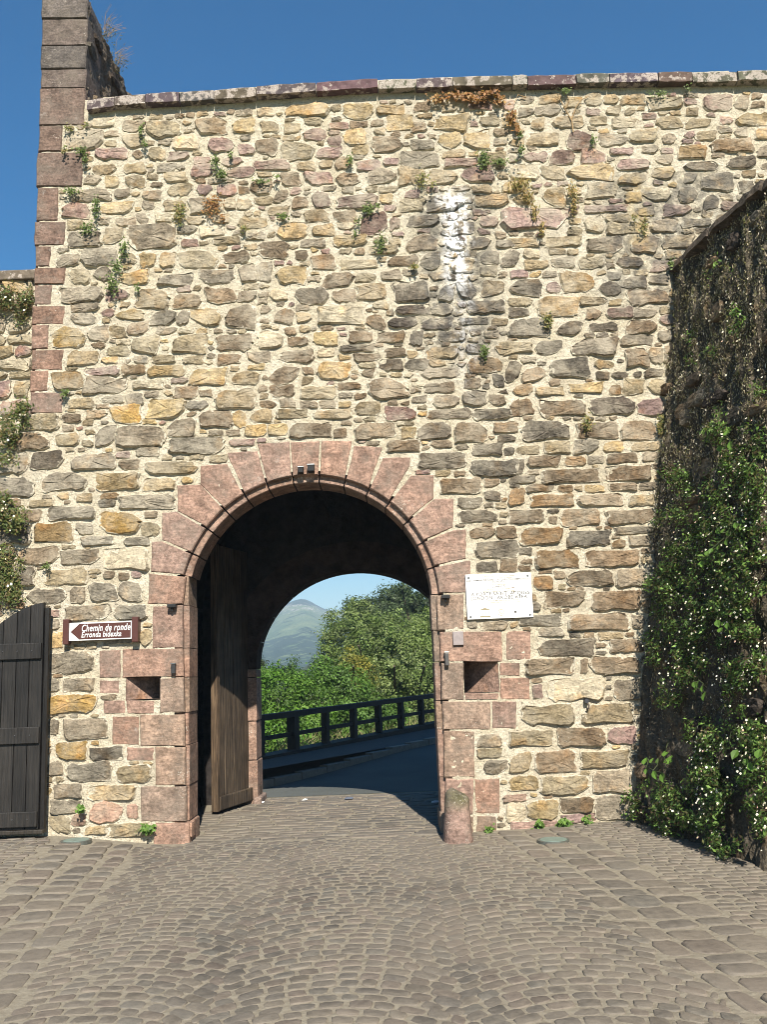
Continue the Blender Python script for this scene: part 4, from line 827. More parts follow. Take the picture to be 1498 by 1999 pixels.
# tall dry grass behind the fence
n = 9000; P = np.stack([nr.uniform(-3, 6, n), nr.uniform(14.5, 22, n), np.full(n, -.9)], 1); P[:, 2] += nr.uniform(.1, .9, n)
kk = nr.random(n); quads('grass', leafquads(P, np.tile(np.array([0, -1, .3]), (n, 1)), nr.uniform(.4, .9, n), .02, up=(0, 0, 1), jit=.4), M_LEAF, np.where(kk[:, None] < .5, np.array([.26, .22, .10]), np.array([.12, .17, .04]))*nr.uniform(.7, 1.3, (n, 1)), kind='stuff')

# ------------------------------------------------------------------ doors
od = thing('oak_door', (*onZ(418, 1583)[:2], 0), 'weathered grey brown plank door leaf standing open inside the passage', 'door')
da = onZ(423, 1586, .03); db = onZ(505, 1559, .03); ddir = unit((db-da)[:2]); dn = np.array([ddir[1], -ddir[0]]); Ld = np.linalg.norm((db-da)[:2]); nb = 5
for i in range(nb):
    a = da[:2]+ddir*(Ld*i/nb+.004); b = da[:2]+ddir*(Ld*(i+1)/nb-.004); z0 = .05+rnd.uniform(-.015, .02); tp = 3.3; f = rnd.uniform(.8, 1.2); o = rnd.uniform(-.006, .006)
    q = [a+dn*o, b+dn*o, b-dn*.05, a-dn*.05]; mb = MB(); mb.add([(*p, z0) for p in q]+[(*p, tp) for p in q], [(0, 3, 2, 1), (4, 5, 6, 7), (0, 1, 5, 4), (1, 2, 6, 5), (2, 3, 7, 6), (3, 0, 4, 7)], (f, f, f, 0)); mb.build('plank', M_OLDWOOD, od, bevel=.006)
p, q = da[:2]+dn*.03, db[:2]+dn*.03; MB().beam((*p, .13), (*q, .13), .05, .16, (.85, .85, .85, 0)).build('bottom_rail', M_OLDWOOD, od, bevel=.01)
p, q = da[:2]-dn*.02-ddir*.03, da[:2]+dn*.035-ddir*.03; MB().beam((*(da[:2]-ddir*.02), .04), (*(da[:2]-ddir*.02), 3.3), .09, .07, (1.3, 1.2, 1.1, 0), up=(ddir[0], ddir[1], 0)).build('edge_stile', M_OLDWOOD, od, bevel=.008)
bd = thing('black_door', (-3.8, -.2, gz(-3.8, -.2)), 'black boarded door leaf with curved top standing against the wall at the left edge', 'door')
DY = -.17; xr = onY(82, 1400, DY)[0]; ztd = onY(80, 1177, DY)[2]; zbd = onY(85, 1622, DY)[2]; xtl = onY(0, 1219, DY); rr = .9; dz = ztd-xtl[2]; dx = xr-xtl[0]
topz = lambda x: ztd-.0-dz*((xr-x)/dx)**1.7
xb = [xr, xr-.135, xr-.27, xr-.41, xr-.55, xr-.70, xr-.86]
for a, b in zip(xb, xb[1:]):
    mb = MB(); e = .003; nn = 4; xs = np.linspace(b+e, a-e, nn+1); f = rnd.uniform(.75, 1.3); vv = []
    for x in xs: vv += [(x, DY-.03, zbd+.02), (x, DY-.03, topz(x)), (x, DY+.02, topz(x)), (x, DY+.02, zbd+.02)]
    mb.add(vv, [(i*4+k, (i+1)*4+k, (i+1)*4+(k+1) % 4, i*4+(k+1) % 4)[::-1] for i in range(nn) for k in range(4)]+[(0, 1, 2, 3), tuple(nn*4+k for k in (3, 2, 1, 0))], (f, f, f, 0)); mb.build('board', M_BLACKWOOD, bd, bevel=.004)
MB().box((xr+.001, DY-.005, zbd), (xr+.045, DY+.06, ztd-.05), (.6, .6, .6, 0)).build('edge_stile', M_BLACKWOOD, bd, bevel=.006)
for ya, yb in ((1256, 1287), (1420, 1452), (1585, 1615)):
    za, zb_ = onY(40, ya, DY-.05)[2], onY(40, yb, DY-.05)[2]; bt = MB().box((xr-.9, DY-.062, zb_), (xr-.01, DY-.031, za), (1.15, 1.15, 1.15, 0)).build('ledge', M_BLACKWOOD, bd, bevel=.006)
    for k in range(5): x = xr-.1-k*.15; m = MB(); m.tube([(x, DY-.063, (za+zb_)/2), (x, DY-.069, (za+zb_)/2)], .008, .004, 6, (.1, .1, .1, 0)); m.build('nail', M_METAL, bt)
MB().box((xr-.9, DY-.05, zbd-.02), (xr+.05, DY+.05, zbd+.018), (1.6, 1.5, 1.3, 0)).build('bottom_rail', M_BLACKWOOD, bd, bevel=.006)

# ------------------------------------------------------------------ signs and small fixtures
def lettering(body, x, y, z, size, mat, parent, align='LEFT', shear=0.0, bold=0.0, sx=1.0, fit=None):
    cu = bpy.data.curves.new('lettering', 'FONT'); cu.body = body; cu.size = size; cu.align_x = align; cu.align_y = 'CENTER'; cu.shear = shear; cu.offset = bold; cu.extrude = .0005; cu.space_character = 1.08
    tmp = bpy.data.objects.new('lettering', cu); COL.objects.link(tmp); bpy.context.view_layer.update()
    me = bpy.data.meshes.new_from_object(tmp.evaluated_get(bpy.context.evaluated_depsgraph_get())); bpy.data.objects.remove(tmp); bpy.data.curves.remove(cu)
    me.name = 'lettering'; me.materials.clear(); me.materials.append(mat); o = link(bpy.data.objects.new('lettering', me), parent, (x, y, z)); o.rotation_euler = (math.pi/2, 0, 0)
    if fit: xsv = [v.co.x for v in me.vertices]; sx = fit/(max(xsv)-min(xsv))
    o['kind'] = 'stuff'; o.scale = (sx, 1, 1); return o
M_WHITE = plain('white_paint', (.80, .80, .78), .4, .03); M_BROWN = plain('brown_sign_paint', (.075, .028, .022), .4, .08); M_INK = plain('dark_ink', (.06, .05, .04), .7, .1); M_INK2 = plain('pale_gold_ink', (.27, .23, .14), .7, .1)
SY = -.10; a = onY(135, 1217, SY); b = onY(257, 1249, SY); c_ = onY(196, 1214, SY); d_ = onY(196, 1249, SY)
x0, x1 = a[0], b[0]; z1, z0 = c_[2], d_[2]
sg = thing('direction_sign', ((x0+x1)/2, 0, z0), 'brown tourist arrow sign pointing left between two brown brackets left of the arch', 'sign')
MB().box((x0, SY, z0), (x1, SY+.02, z1), (1, 1, 1, 0)).build('panel', M_WHITE, sg, bevel=.003)
h = z1-z0; m_ = .012; mb = MB(); xa = x0+.015; xs_ = x0+.105; e = SY-.003
P2 = [(xa, (z0+z1)/2), (xs_, z0+m_), (x1-m_, z0+m_), (x1-m_, z1-m_), (xs_, z1-m_)]
mb.add([(x, e, z) for x, z in P2]+[(x, SY+.001, z) for x, z in P2], [(0, 1, 2, 3, 4)]+[(i, i+5, (i+1) % 5+5, (i+1) % 5) for i in range(5)], (1, 1, 1, 0)); mb.build('arrow_field', M_BROWN, sg)
t1 = lettering('Chemin de ronde', xs_+.02, e-.001, z0+h*.66, .098, M_WHITE, sg, shear=.22, bold=.001, fit=x1-.022-(xs_+.02)); t2 = lettering('Erronda bidexka', xs_+.02, e-.001, z0+h*.30, .082, M_WHITE, sg, shear=.22, bold=.0008, fit=(x1-.022-(xs_+.02))*.82)
for xa_, xb_ in ((x0-.062, x0-.002), (x1+.002, x1+.068)):
    MB().box((xa_, SY-.02, z0-.035), (xb_, .03, z1+.04), (1, 1, 1, 0)).build('bracket', M_BROWN, sg, bevel=.006)
# plaque
PY_ = -.05; q = [onY(909, 1122, PY_), onY(1037, 1117, PY_), onY(1042, 1203, PY_), onY(913, 1211, PY_)]
x0, x1 = (q[0][0]+q[3][0])/2, (q[1][0]+q[2][0])/2; z1, z0 = (q[0][2]+q[1][2])/2, (q[2][2]+q[3][2])/2; cx = (x0+x1)/2; W = x1-x0; H = z1-z0
pq = thing('wall_plaque', (cx, 0, z0), 'white commemorative plaque with fine print screwed to the wall right of the arch', 'plaque')
MB().box((x0, PY_, z0), (x1, -.012, z1), (1, 1, 1, 0)).build('panel', M_WHITE, pq, bevel=.003)
e = PY_-.001
for txt, f, sz, ink in (('Au titre de la convention du patrimoine mondial', .945, .016, M_INK2), ('les chemins inscrits sur la liste du patrimoine', .905, .016, M_INK2), ('LES CHEMINS DE SAINT-JACQUES-DE-COMPOSTELLE', .86, .0265, M_INK), ('EN FRANCE', .81, .024, M_INK), ('ont ete inscrits par', .755, .018, M_INK2), ("L'UNESCO", .705, .028, M_INK),
                        ('sur la liste du patrimoine mondial', .655, .016, M_INK2), ('Parmi les 71 monuments et ensembles figure', .605, .017, M_INK2), ('LA PORTE SAINT JACQUES', .55, .05, M_INK), ('JONDONI JAKOBE ATEA', .46, .05, M_INK),
                        ('Ce bien culturel est place sous la sauvegarde de tous', .40, .017, M_INK2), ('afin que les generations futures en beneficient a leur tour', .355, .017, M_INK2), ('decembre 1998', .30, .016, M_INK2)):
    lettering(txt, cx, e, z0+H*f, sz, ink, pq, 'CENTER', bold=.0006)
em = MB(); ex = x0+W*.27; ez = z0+H*.13                # temple mark, ring mark, dot mark
em.add([(ex-.05, e, ez+.03), (ex+.05, e, ez+.03), (ex+.05, e, ez+.036), (ex, e, ez+.055), (ex-.05, e, ez+.036)], [(0, 1, 2, 3, 4)]); em.add([(ex-.055, e, ez-.045), (ex+.055, e, ez-.045), (ex+.055, e, ez-.03), (ex-.055, e, ez-.03)], [(0, 1, 2, 3)])
for k in range(6): xx_ = ex-.04+k*.016; em.add([(xx_-.002, e, ez-.028), (xx_+.002, e, ez-.028), (xx_+.002, e, ez+.028), (xx_-.002, e, ez+.028)], [(0, 1, 2, 3)])
em.build('temple_emblem', M_INK2, pq)
em = MB(); ex = cx+.01
for r_ in (.035, .018):
    vv = [(ex+rr_*math.cos(t), e, ez+rr_*math.sin(t)) for t in np.linspace(0, 2*math.pi, 25)[:-1] for rr_ in (r_, r_-.006)]; em.add(vv, [(2*i, (2*i+2) % 48, (2*i+3) % 48, 2*i+1)[::-1] for i in range(24)])
em.build('round_emblem', M_INK2, pq)
ex = x0+W*.73; em = MB(); vv = [(ex+.012*math.cos(t), e, ez+.012*math.sin(t)) for t in np.linspace(0, 2*math.pi, 13)[:-1]]; em.add(vv, [tuple(range(12))]); em.build('dot_emblem', M_INK, pq)
for sx_, sz_ in ((.05, .93), (.95, .93), (.05, .06), (.95, .06)):
    m = MB(); x, z = x0+W*sx_, z0+H*sz_; m.tube([(x, PY_-.0005, z), (x, PY_-.012, z)], .011, .009, 10, (.12, .12, .12, 0)); m.build('screw', M_METAL, pq)
# fixtures
def boxthing(name, label, cat, px, py, w, hgt, dep, col, cap=None, y0=-.03, mat=None):
    c = onY(px, py, y0); t = thing(name, (c[0], y0, c[2]), label, cat)
    MB().box((c[0]-w/2, y0-dep, c[2]-hgt/2), (c[0]+w/2, y0+.03, c[2]+hgt/2), col).build('housing', mat or M_METAL, t, bevel=.006)
    if cap: MB().box((c[0]-w/2-.004, y0-dep-.006, c[2]+hgt/2+.001), (c[0]+w/2+.004, y0, c[2]+hgt/2+.014), cap).build('cap', M_METAL, t, bevel=.003)
    return t
boxthing('camera_box', 'smaller left black box of the pair on the arch keystone', 'sensor', 588, 920, .058, .055, .07, (.02, .02, .02, 0), (.35, .36, .36, 0))
boxthing('camera_box', 'larger right black box of the pair on the arch keystone', 'sensor', 608, 917, .072, .065, .085, (.02, .02, .02, 0), (.35, .36, .36, 0))
boxthing('reflector', 'small dark vertical box on the pink jamb left of the arch', 'light', 339, 1306, .045, .095, .035, (.05, .05, .05, 0), (.12, .12, .12, 0))
boxthing('reflector', 'slim metal framed vertical box on the pink jamb right of the arch', 'light', 872.5, 1287, .042, .13, .045, (.10, .095, .09, 0), (.5, .48, .44, 0))
for px, py, l in ((337, 1183, 'small black iron bracket on the left jamb above the brown sign level'), (870, 1165, 'small black iron bracket on the right jamb beside the white plaque')):
    c = onY(px, py, -.03); t = thing('iron_bracket', tuple(c), l, 'bracket'); mb = MB().box((c[0]-.045, -.10, c[2]-.02), (c[0]+.045, 0, c[2]+.015), (.03, .03, .03, 0)); mb.build('plate', M_METAL, t, bevel=.004)
    m = MB(); m.tube([(c[0], -.06, c[2]-.015), (c[0], -.065, c[2]-.055)], .018, .012, 8, (.03, .03, .03, 0)); m.build('pin', M_METAL, t)
c = onY(895, 1246, -.035); t = tag(MB().box((c[0]-.055, -.045, c[2]-.07), (c[0]+.055, -.02, c[2]+.07), (.27, .23, .22, 0)).build('grey_patch', M_PAINT, None, (c[0], -.03, c[2]), bevel=.004), 'flat grey rectangular plate on the pink jamb stone below the white plaque', 'plate')
c = onY(1145, 1372, -.02); t = thing('iron_hook', (c[0], -.02, c[2]), 'rusty iron hook sticking out of the mortar low on the right of the wall', 'hook')
m = MB(); m.tube([(c[0], .0, c[2]+.02), (c[0], -.07, c[2]+.02)], .028, .024, 8, (.06, .06, .065, 0)); m.build('boss', M_METAL, t)
m = MB(); m.tube([(c[0]+.005, -.06, c[2]+.0), (c[0]+.015, -.085, c[2]-.03), (c[0]+.005, -.085, c[2]-.055), (c[0]-.012, -.07, c[2]-.06)], .009, .007, 6, (.08, .06, .05, 0)); m.build('hook', M_METAL, t)
# guard stone
gp = [onZ(865, 1650), onZ(932, 1648)]; gx = (gp[0][0]+gp[1][0])/2; gy = gp[0][1]+.20; gw = gp[1][0]-gp[0][0]
hz = onY(893, 1538, gy)[2]
mb = MB(); nn = 30; lv = 22; vv = []; cc = []
for j in range(lv+1):
    f = j/lv; z = hz*f-.03; k = (1-.27*f)
    if f > .88: k *= math.sqrt(max(.05, 1-((f-.88)/.135)**2))
    for i in range(nn):
        t = 2*math.pi*i/nn; sq = (abs(math.cos(t))**3.2+abs(math.sin(t))**3.2)**(-1/3.2); w_ = 1+.06*mn.noise((math.cos(t)*1.5, math.sin(t)*1.5, z*3))+.05*mn.noise((math.cos(t)*4, math.sin(t)*4, z*8))
        vv.append((gx+.012*f+gw/2*.92*k*sq*w_*math.cos(t), gy+.19*k*sq*w_*math.sin(t)+.05*f, z-.05*f*f*math.cos(t)*0.6)); g_ = sm(.55, .9, f+.12*mn.noise((t, z*3, 1))); base_ = (.225, .15, .12); mo = (.11, .10, .055); cc.append(tuple(base_[q]*(1-g_)+mo[q]*g_ for q in range(3))+(0,))
ff = [(j*nn+i, j*nn+(i+1) % nn, (j+1)*nn+(i+1) % nn, (j+1)*nn+i) for j in range(lv) for i in range(nn)]+[tuple(lv*nn+i for i in range(nn))]
mb.add(vv, ff, cc); tag(mb.build('guard_stone', M_PINK, None, (gx, gy, 0), smooth=True), 'stout worn pink guard stone with mossy top at the foot of the right jamb', 'bollard')
# in-ground lamp covers
for px, py, l in ((148, 1652, 'round greenish glass ground light in the paving left of the arch'), (1081, 1637, 'round greenish glass ground light in the paving right of the guard stone')):
    c = onZ(px, py, .05); z = gz(c[0], c[1])+.016; t = thing('ground_light', (c[0], c[1], z), l, 'ground light'); m = MB(); m.tube([(c[0], c[1], z-.03), (c[0], c[1], z+.004)], .15, .148, 24, (.16, .17, .15, 0)); m.build('rim', M_METAL, t)
    m = MB(); m.tube([(c[0], c[1], z+.0045), (c[0], c[1], z+.008)], .125, .12, 24, (.15, .20, .17, 0)); m.build('glass', M_PAINT, t)
for px, py, w, col, l in ((595, 1562, .035, (.7, .7, .66), 'white paper scrap lying at the asphalt edge in the passage'), (510, 1567, .04, (.7, .7, .66), 'white paper scrap lying beside the far left jamb'), (681, 1559, .06, (.12, .13, .16), 'dark crumpled scrap lying on the asphalt edge'), (850, 1566, .05, (.6, .6, .6), 'pale scrap lying in the shade by the right jamb')):
    c = onZ(px, py, .014); mb = MB(); z = c[2]; mb.add([(c[0]-w, c[1]-w*.8, z), (c[0]+w*.9, c[1]-w, z+.004), (c[0]+w, c[1]+w*.7, z+.012), (c[0]-w*.8, c[1]+w, z+.006), (c[0], c[1], z+.022)], [(0, 1, 4), (1, 2, 4), (2, 3, 4), (3, 0, 4)], (*col, 0)); tag(mb.build('litter_scrap', M_PAINT, None, tuple(c)), l, 'litter')

# ------------------------------------------------------------------ plants in the gate wall
GR = [(.12, .16, .045), (.15, .19, .06), (.09, .125, .035)]; GB = [(.20, .18, .06), (.16, .18, .06), (.24, .18, .07)]; BR_ = [(.30, .15, .06), (.24, .11, .035), (.33, .2, .08)]
def tuft(name, label, cat, blobs, cols, n, size, group=None, asp=.7, y0=-.05, up=None, stem=True, thick=.04):
    c = onY(blobs[0][0], blobs[0][1], y0); t = thing(name, tuple(c), label, cat, group); Cs = []
    for x, y, rx, ry in blobs:
        m = max(6, int(n*(rx*ry)/sum(b[2]*b[3] for b in blobs))); o = nr.normal(0, .5, (m, 2)); px = x+o[:, 0]*rx*.82; py = y+o[:, 1]*ry*.9
        Cs.append(np.array([onY(a, b, y0-abs(nr.normal(0, thick))) for a, b in zip(px, py)]))
    C = np.concatenate(Cs); n_ = len(C); K = np.array(cols)[nr.integers(0, len(cols), n_)]*nr.uniform(.7, 1.35, (n_, 1)); L = size*nr.uniform(.6, 1.4, n_)
    quads('foliage', leafquads(C, np.tile(np.array([0, -1, .5]), (n_, 1)), L, L*asp, up=up, jit=.55), M_LEAF, K, t, tuple(c), kind='stuff')
    if stem:
        mb = MB()
        for x, y, rx, ry in blobs: a, b = onY(x, y-ry*.6, 0), onY(x+rx*.1, y+ry*.5, y0-.03); mb.tube([a, (a+b)/2+np.array([.01, -.03, 0]), b], .005, .003, 5)
        mb.build('stem', M_STEM, t, kind='stuff' if len(blobs) > 1 else None)
    return t
WP = [("green hanging fern tuft in the upper left of the wall", [(275, 255, 8, 14), (282, 278, 6, 12)], 'g', 60), ("green fern clump drooping below the pillar's third course", [(160, 295, 17, 10), (165, 312, 8, 10)], 'g', 80), ("thin yellowish sprig on the pillar edge just under the coping", [(135, 250, 15, 7), (168, 243, 8, 7)], 'y', 50),
      ("small sprig at the joint of the pillar quoins", [(125, 292, 6, 9)], 'y', 20), ("long bright green hanging tuft below the orange stone", [(420, 315, 10, 14), (432, 340, 13, 14)], 'g', 120), ("small green sprig right of the long bright hanging tuft", [(450, 303, 7, 8)], 'g', 20), ("dark green low cushion on the pillar beside a pale stone", [(138, 372, 20, 8)], 'g', 60),
      ("tall green plant hanging beside the pillar in two tiers", [(186, 405, 10, 24), (170, 446, 20, 14)], 'g', 150), ("yellow brown bushy tuft in the upper left part of the wall", [(350, 415, 14, 26)], 'y', 130), ("rust brown dry tuft beside the yellow brown one", [(415, 400, 24, 24), (432, 425, 8, 10)], 'b', 150),
      ("green climbing plant in three steps left of centre", [(242, 485, 14, 18), (228, 520, 16, 16), (218, 555, 16, 24)], 'g', 220), ("tiny green sprig right of the three-step plant", [(267, 562, 8, 8)], 'g', 20), ("small dark tuft under a tan stone at mid height left", [(476, 446, 9, 9)], 'y', 30), ("thin green strip along a joint near the wall centre", [(510, 354, 22, 6), (540, 345, 8, 6)], 'g', 50),
      ("single green tuft in the upper middle of the wall", [(684, 312, 9, 11)], 'g', 40), ("flat green cushion in the joint left of the purple stone", [(553, 422, 13, 7)], 'g', 40), ("green tuft above the dark purple stone", [(718, 410, 15, 13), (738, 403, 6, 6)], 'g', 80), ("green drooping tuft left of the white lime run", [(745, 475, 14, 18)], 'g', 80), ("small green tuft at the lower left of the purple stone", [(700, 430, 8, 10), (694, 457, 7, 8)], 'g', 35),
      ("green cushion hanging under the row of dark stones left of the lime run", [(808, 520, 10, 7)], 'y', 40), ("yellowish creeper directly above the white lime run", [(825, 350, 14, 24), (845, 360, 8, 10)], 'y', 90), ("large bright green creeping plant below the dry red vine", [(945, 312, 15, 22), (978, 315, 26, 9)], 'g', 190), ("small green plant right of the bright creeper", [(1018, 293, 9, 11), (1016, 263, 8, 9)], 'g', 60),
      ("green sprig to the right of the dark purple upper stone", [(1158, 273, 7, 11)], 'g', 25), ("green tuft low in the middle right above a brown stone", [(947, 685, 11, 15)], 'g', 70), ("yellow green tuft on the ochre stone near the right side", [(1071, 625, 12, 18)], 'y', 80), ("pale green tuft among the dark stones by the right wall", [(1148, 825, 12, 18)], 'y', 80),
      ("green plant under the coping near the right", [(1345, 172, 10, 10), (1290, 182, 26, 8)], 'g', 60), ("small leafy plant directly below the coping above the dead vine", [(1105, 176, 12, 7)], 'g', 40), ("green tuft at the foot of the lowest quoin", [(126, 768, 10, 9)], 'g', 45), ("tiny green plant in a joint at the left above the black door", [(88, 1106, 10, 6)], 'g', 30),
      ("yellow green tuft in the corner beside the mossy right wall", [(1292, 830, 10, 24)], 'y', 80), ("bright green sprig at the top corner of the mossy right wall", [(1312, 515, 8, 11)], 'g', 40), ("thin plant under the ochre run at the upper right", [(1258, 440, 11, 20), (1240, 425, 10, 8)], 'y', 60)]
for l, bl, k, n in WP: tuft('wall_plant', l, 'plant', bl, GR if k == 'g' else GB if k == 'y' else BR_, int(n*1.7), .027, 'small plants growing in the gate wall joints')
tuft('dry_vine', 'rust red withered vine hanging under the coping', 'vine', [(855, 192, 22, 8), (905, 186, 40, 9), (955, 180, 26, 9), (975, 195, 14, 12), (930, 195, 30, 8), (1000, 230, 10, 18), (1010, 250, 6, 14)], BR_, 520, .045, up=(0, 0, 1))
tuft('hanging_grass', 'straw coloured hanging grass spilling diagonally down the upper right wall', 'grass tuft', [(1015, 360, 24, 18), (1030, 385, 12, 18), (1045, 415, 9, 22), (1058, 445, 7, 20)], [(.34, .22, .09), (.28, .2, .07), (.20, .18, .06)], 420, .05, asp=.25, up=(.2, 0, 1))
tuft('hanging_grass', 'shorter brown hanging grass right of the long diagonal one', 'grass tuft', [(1118, 370, 13, 18), (1122, 400, 9, 22)], [(.32, .21, .09), (.22, .18, .06)], 200, .045, asp=.3, up=(0, 0, 1))
dv = thing('dead_vine', tuple(onY(1110, 230)), 'bare forked dead vine stem on the wall below the coping', 'vine'); mb = MB()
for pts in ([(1120, 258), (1117, 235), (1105, 215), (1095, 195), (1085, 188)], [(1117, 232), (1125, 210), (1135, 195), (1150, 188)], [(1105, 212), (1112, 196), (1108, 186)], [(1028, 190), (1012, 185), (1005, 200)]): mb.tube([onY(x, y, -.05) for x, y in pts], .008, .004, 5)
mb.build('stem', M_DRY, dv, kind='stuff')
for l, px, py, n in (('bright weed against the plinth left of the arch', 288, 1619, 90), ('green weed at the wall foot just right of the guard stone', 955, 1621, 40), ('small bright weed at the foot of the wall right of the arch', 1055, 1610, 50), ('wider bright weed at the wall foot further right', 1104, 1607, 90), ('faint weed at the wall foot near the mossy corner', 1148, 1602, 25), ('dark weed between the lowest stones near the black door', 158, 1581, 30)):
    tuft('weed', l, 'plant', [(px, py, 16 if n > 60 else 10, 9)], [(.13, .22, .045), (.10, .18, .035)], n*2, .035, 'weeds at the wall foot', y0=-.06)
# dry grasses on the raised wall top
for l, px, py in (('wispy dry grass high on the raised wall beside the pillar', 205, 58), ('wispy dry grass lower on the raised wall beside the coping', 228, 112)):
    b0 = onP(px, py+8, np.array([onY(172, 0)[0], 0, 0]), np.array([1., 0, 0])); t = thing('grass_tuft', tuple(b0), l, 'grass tuft', 'grass on the raised wall'); mb = MB()
    for k in range(26):
        d = Vector((rnd.uniform(.1, .5), rnd.uniform(-.3, .3), rnd.uniform(.25, 1))).normalized()*rnd.uniform(.12, .34); o = Vector(b0)+Vector((0, rnd.uniform(-.12, .12), rnd.uniform(-.08, .05)))
        mb.tube([o, o+d*.6, o+d+Vector((.05, 0, -.03))], .0018, .001, 4)
    mb.build('blades', M_DRY, t, kind='stuff')
    n = 160; C = np.array(b0)+nr.normal(0, .08, (n, 3)); quads('foliage', leafquads(C, np.tile(np.array([1, -.5, .4]), (n, 1)), .04, .012, jit=.6), M_LEAF, np.array([[.12, .11, .04]])*nr.uniform(.6, 1.4, (n, 1)), t, tuple(b0), kind='stuff')

# ------------------------------------------------------------------ daisies and brambles
def daisy_plant(label, blobs, frame, leaves, flowers, cols, thick=.16, group='flowering cushions hanging on the walls', lsize=.035, fsize=.02):
    """frame(px,py,depth) gives the point standing DEPTH off the wall"""
    c = frame(blobs[0][0], blobs[0][1], .05); t = thing('daisy_plant', tuple(c), label, 'plant', group); tot = sum(b[2]*b[3] for b in blobs); Cs = []; Fs = []; stems = MB()
    for x, y, rx, ry in blobs:
        for cnt, out, dmul, dmin in ((leaves, Cs, 1.0, 0), (flowers, Fs, 1.1, .05)):
            m = max(1, int(cnt*rx*ry/tot)); k = max(3, m//60) if cnt == leaves else m
            if cnt == leaves:
                cx_, cy_ = x+nr.normal(0, .5, k)*rx, y+nr.normal(0, .5, k)*ry; w = nr.integers(0, k, m); cd_ = nr.uniform(0, thick, k)
                px, py = cx_[w]+nr.normal(0, 7, m), cy_[w]+nr.normal(0, 8, m); dd = cd_[w]+np.abs(nr.normal(0, thick*.25, m))
            else: px, py = x+nr.normal(0, .52, m)*rx, y+nr.normal(0, .52, m)*ry; dd = dmin+np.abs(nr.normal(thick*.7, thick*.4, m))
            out.append(np.array([frame(a, b, e_) for a, b, e_ in zip(px, py, dd)]))
        for k in range(max(1, int(3*rx*ry/tot*len(blobs)))):
            a = frame(x+rnd.uniform(-.5, .5)*rx, y-ry*.4*rnd.random(), .02); b = frame(x+rnd.uniform(-.8, .8)*rx, y+rnd.uniform(-.3, .8)*ry, thick*1.4); stems.tube([a, (np.array(a)+np.array(b))/2+np.array([-.03, -.03, .05]), b], .0022, .001, 4)
    C = np.concatenate(Cs); n = len(C); K = np.array(cols)[nr.integers(0, len(cols), n)]*nr.uniform(.6, 1.4, (n, 1)); L = lsize*nr.uniform(.6, 1.5, n)
    quads('foliage', leafquads(C, np.tile(NF[0]*1.0+np.array([0, -.2, .5]), (n, 1)), L, L*.42, jit=.7), M_LEAF, K, t, tuple(c), kind='stuff')
    stems.build('stems', M_STEM, t, kind='stuff')
    Fp = np.concatenate(Fs); mb = MB()
    for p in Fp:
        d = Vector(NF[0]+nr.normal(0, .35, 3)+np.array([0, -.3, .4])).normalized(); a = d.orthogonal().normalized(); b = d.cross(a); r = fsize*rnd.uniform(.4, .8); p = Vector(p)
        pink = rnd.random() < .12; cp = (.75, .5, .5, 0) if pink else (.85, .84, .80, 0); vv = [p+d*.003]+[p+(a*math.cos(q)+b*math.sin(q))*r*(1 if i % 2 else .72)+d*.004*(i % 2) for i, q in enumerate(np.linspace(0, 2*math.pi, 11)[:-1])]
        mb.add(vv, [(0, 1+i, 1+(i+1) % 10) for i in range(10)], [(.75, .6, .12, 0)]+[cp]*10)
    if len(Fp): mb.build('flowers', M_PETAL, t, tuple(c), kind='stuff')
    return t
NF = [Nv]
def fside(px, py, d): return onP(px, py, B_+Nv*d, Nv)
GD = [(.045, .085, .018), (.075, .13, .027), (.03, .055, .012), (.12, .12, .04), (.07, .05, .022), (.14, .24, .05), (.17, .27, .06)]
DP = [('large daisy cushion spreading high on the right wall near the photo edge', [(1440, 890, 60, 60), (1470, 960, 40, 60), (1400, 850, 40, 30)], 3600, 38), ('broad daisy cushion covering the middle of the right wall', [(1400, 1010, 80, 70), (1360, 1070, 60, 60), (1450, 1080, 55, 70)], 7000, 100),
      ('daisy cushion hanging in the corner where the right wall meets the gate wall', [(1300, 1160, 40, 90), (1275, 1260, 22, 50), (1330, 940, 24, 40), (1300, 1060, 24, 50)], 3600, 30), ('daisy cushion on the right wall below the broadest one', [(1380, 1190, 70, 60), (1340, 1280, 60, 60), (1440, 1200, 50, 70)], 6000, 95),
      ('daisy trail at shoulder height along the right wall edge', [(1440, 1330, 60, 60), (1480, 1270, 30, 50), (1300, 1330, 30, 50)], 2400, 45), ('dense daisy clump low on the right wall with the most flowers', [(1375, 1500, 36, 60), (1385, 1570, 30, 50), (1370, 1450, 30, 30)], 4200, 75),
      ('daisy clump low at the right photo edge', [(1455, 1440, 45, 50), (1470, 1500, 40, 40), (1485, 1580, 20, 60)], 3600, 75), ('low leafy cushion at the corner foot of the right wall', [(1290, 1570, 44, 36), (1240, 1570, 14, 34), (1330, 1590, 40, 40)], 3600, 22),
      ('daisy sprig trailing onto the paving at the right wall foot', [(1395, 1645, 30, 30), (1300, 1620, 20, 14)], 1300, 12), ('sparse daisies scattered on the bare upper right wall', [(1405, 515, 40, 30), (1430, 620, 60, 60), (1480, 760, 30, 50), (1380, 700, 50, 60)], 700, 22)]
for l, b, n, f in DP: daisy_plant(l, b, fside, int(n*.85), int(f*1.35), GD, fsize=.0155)
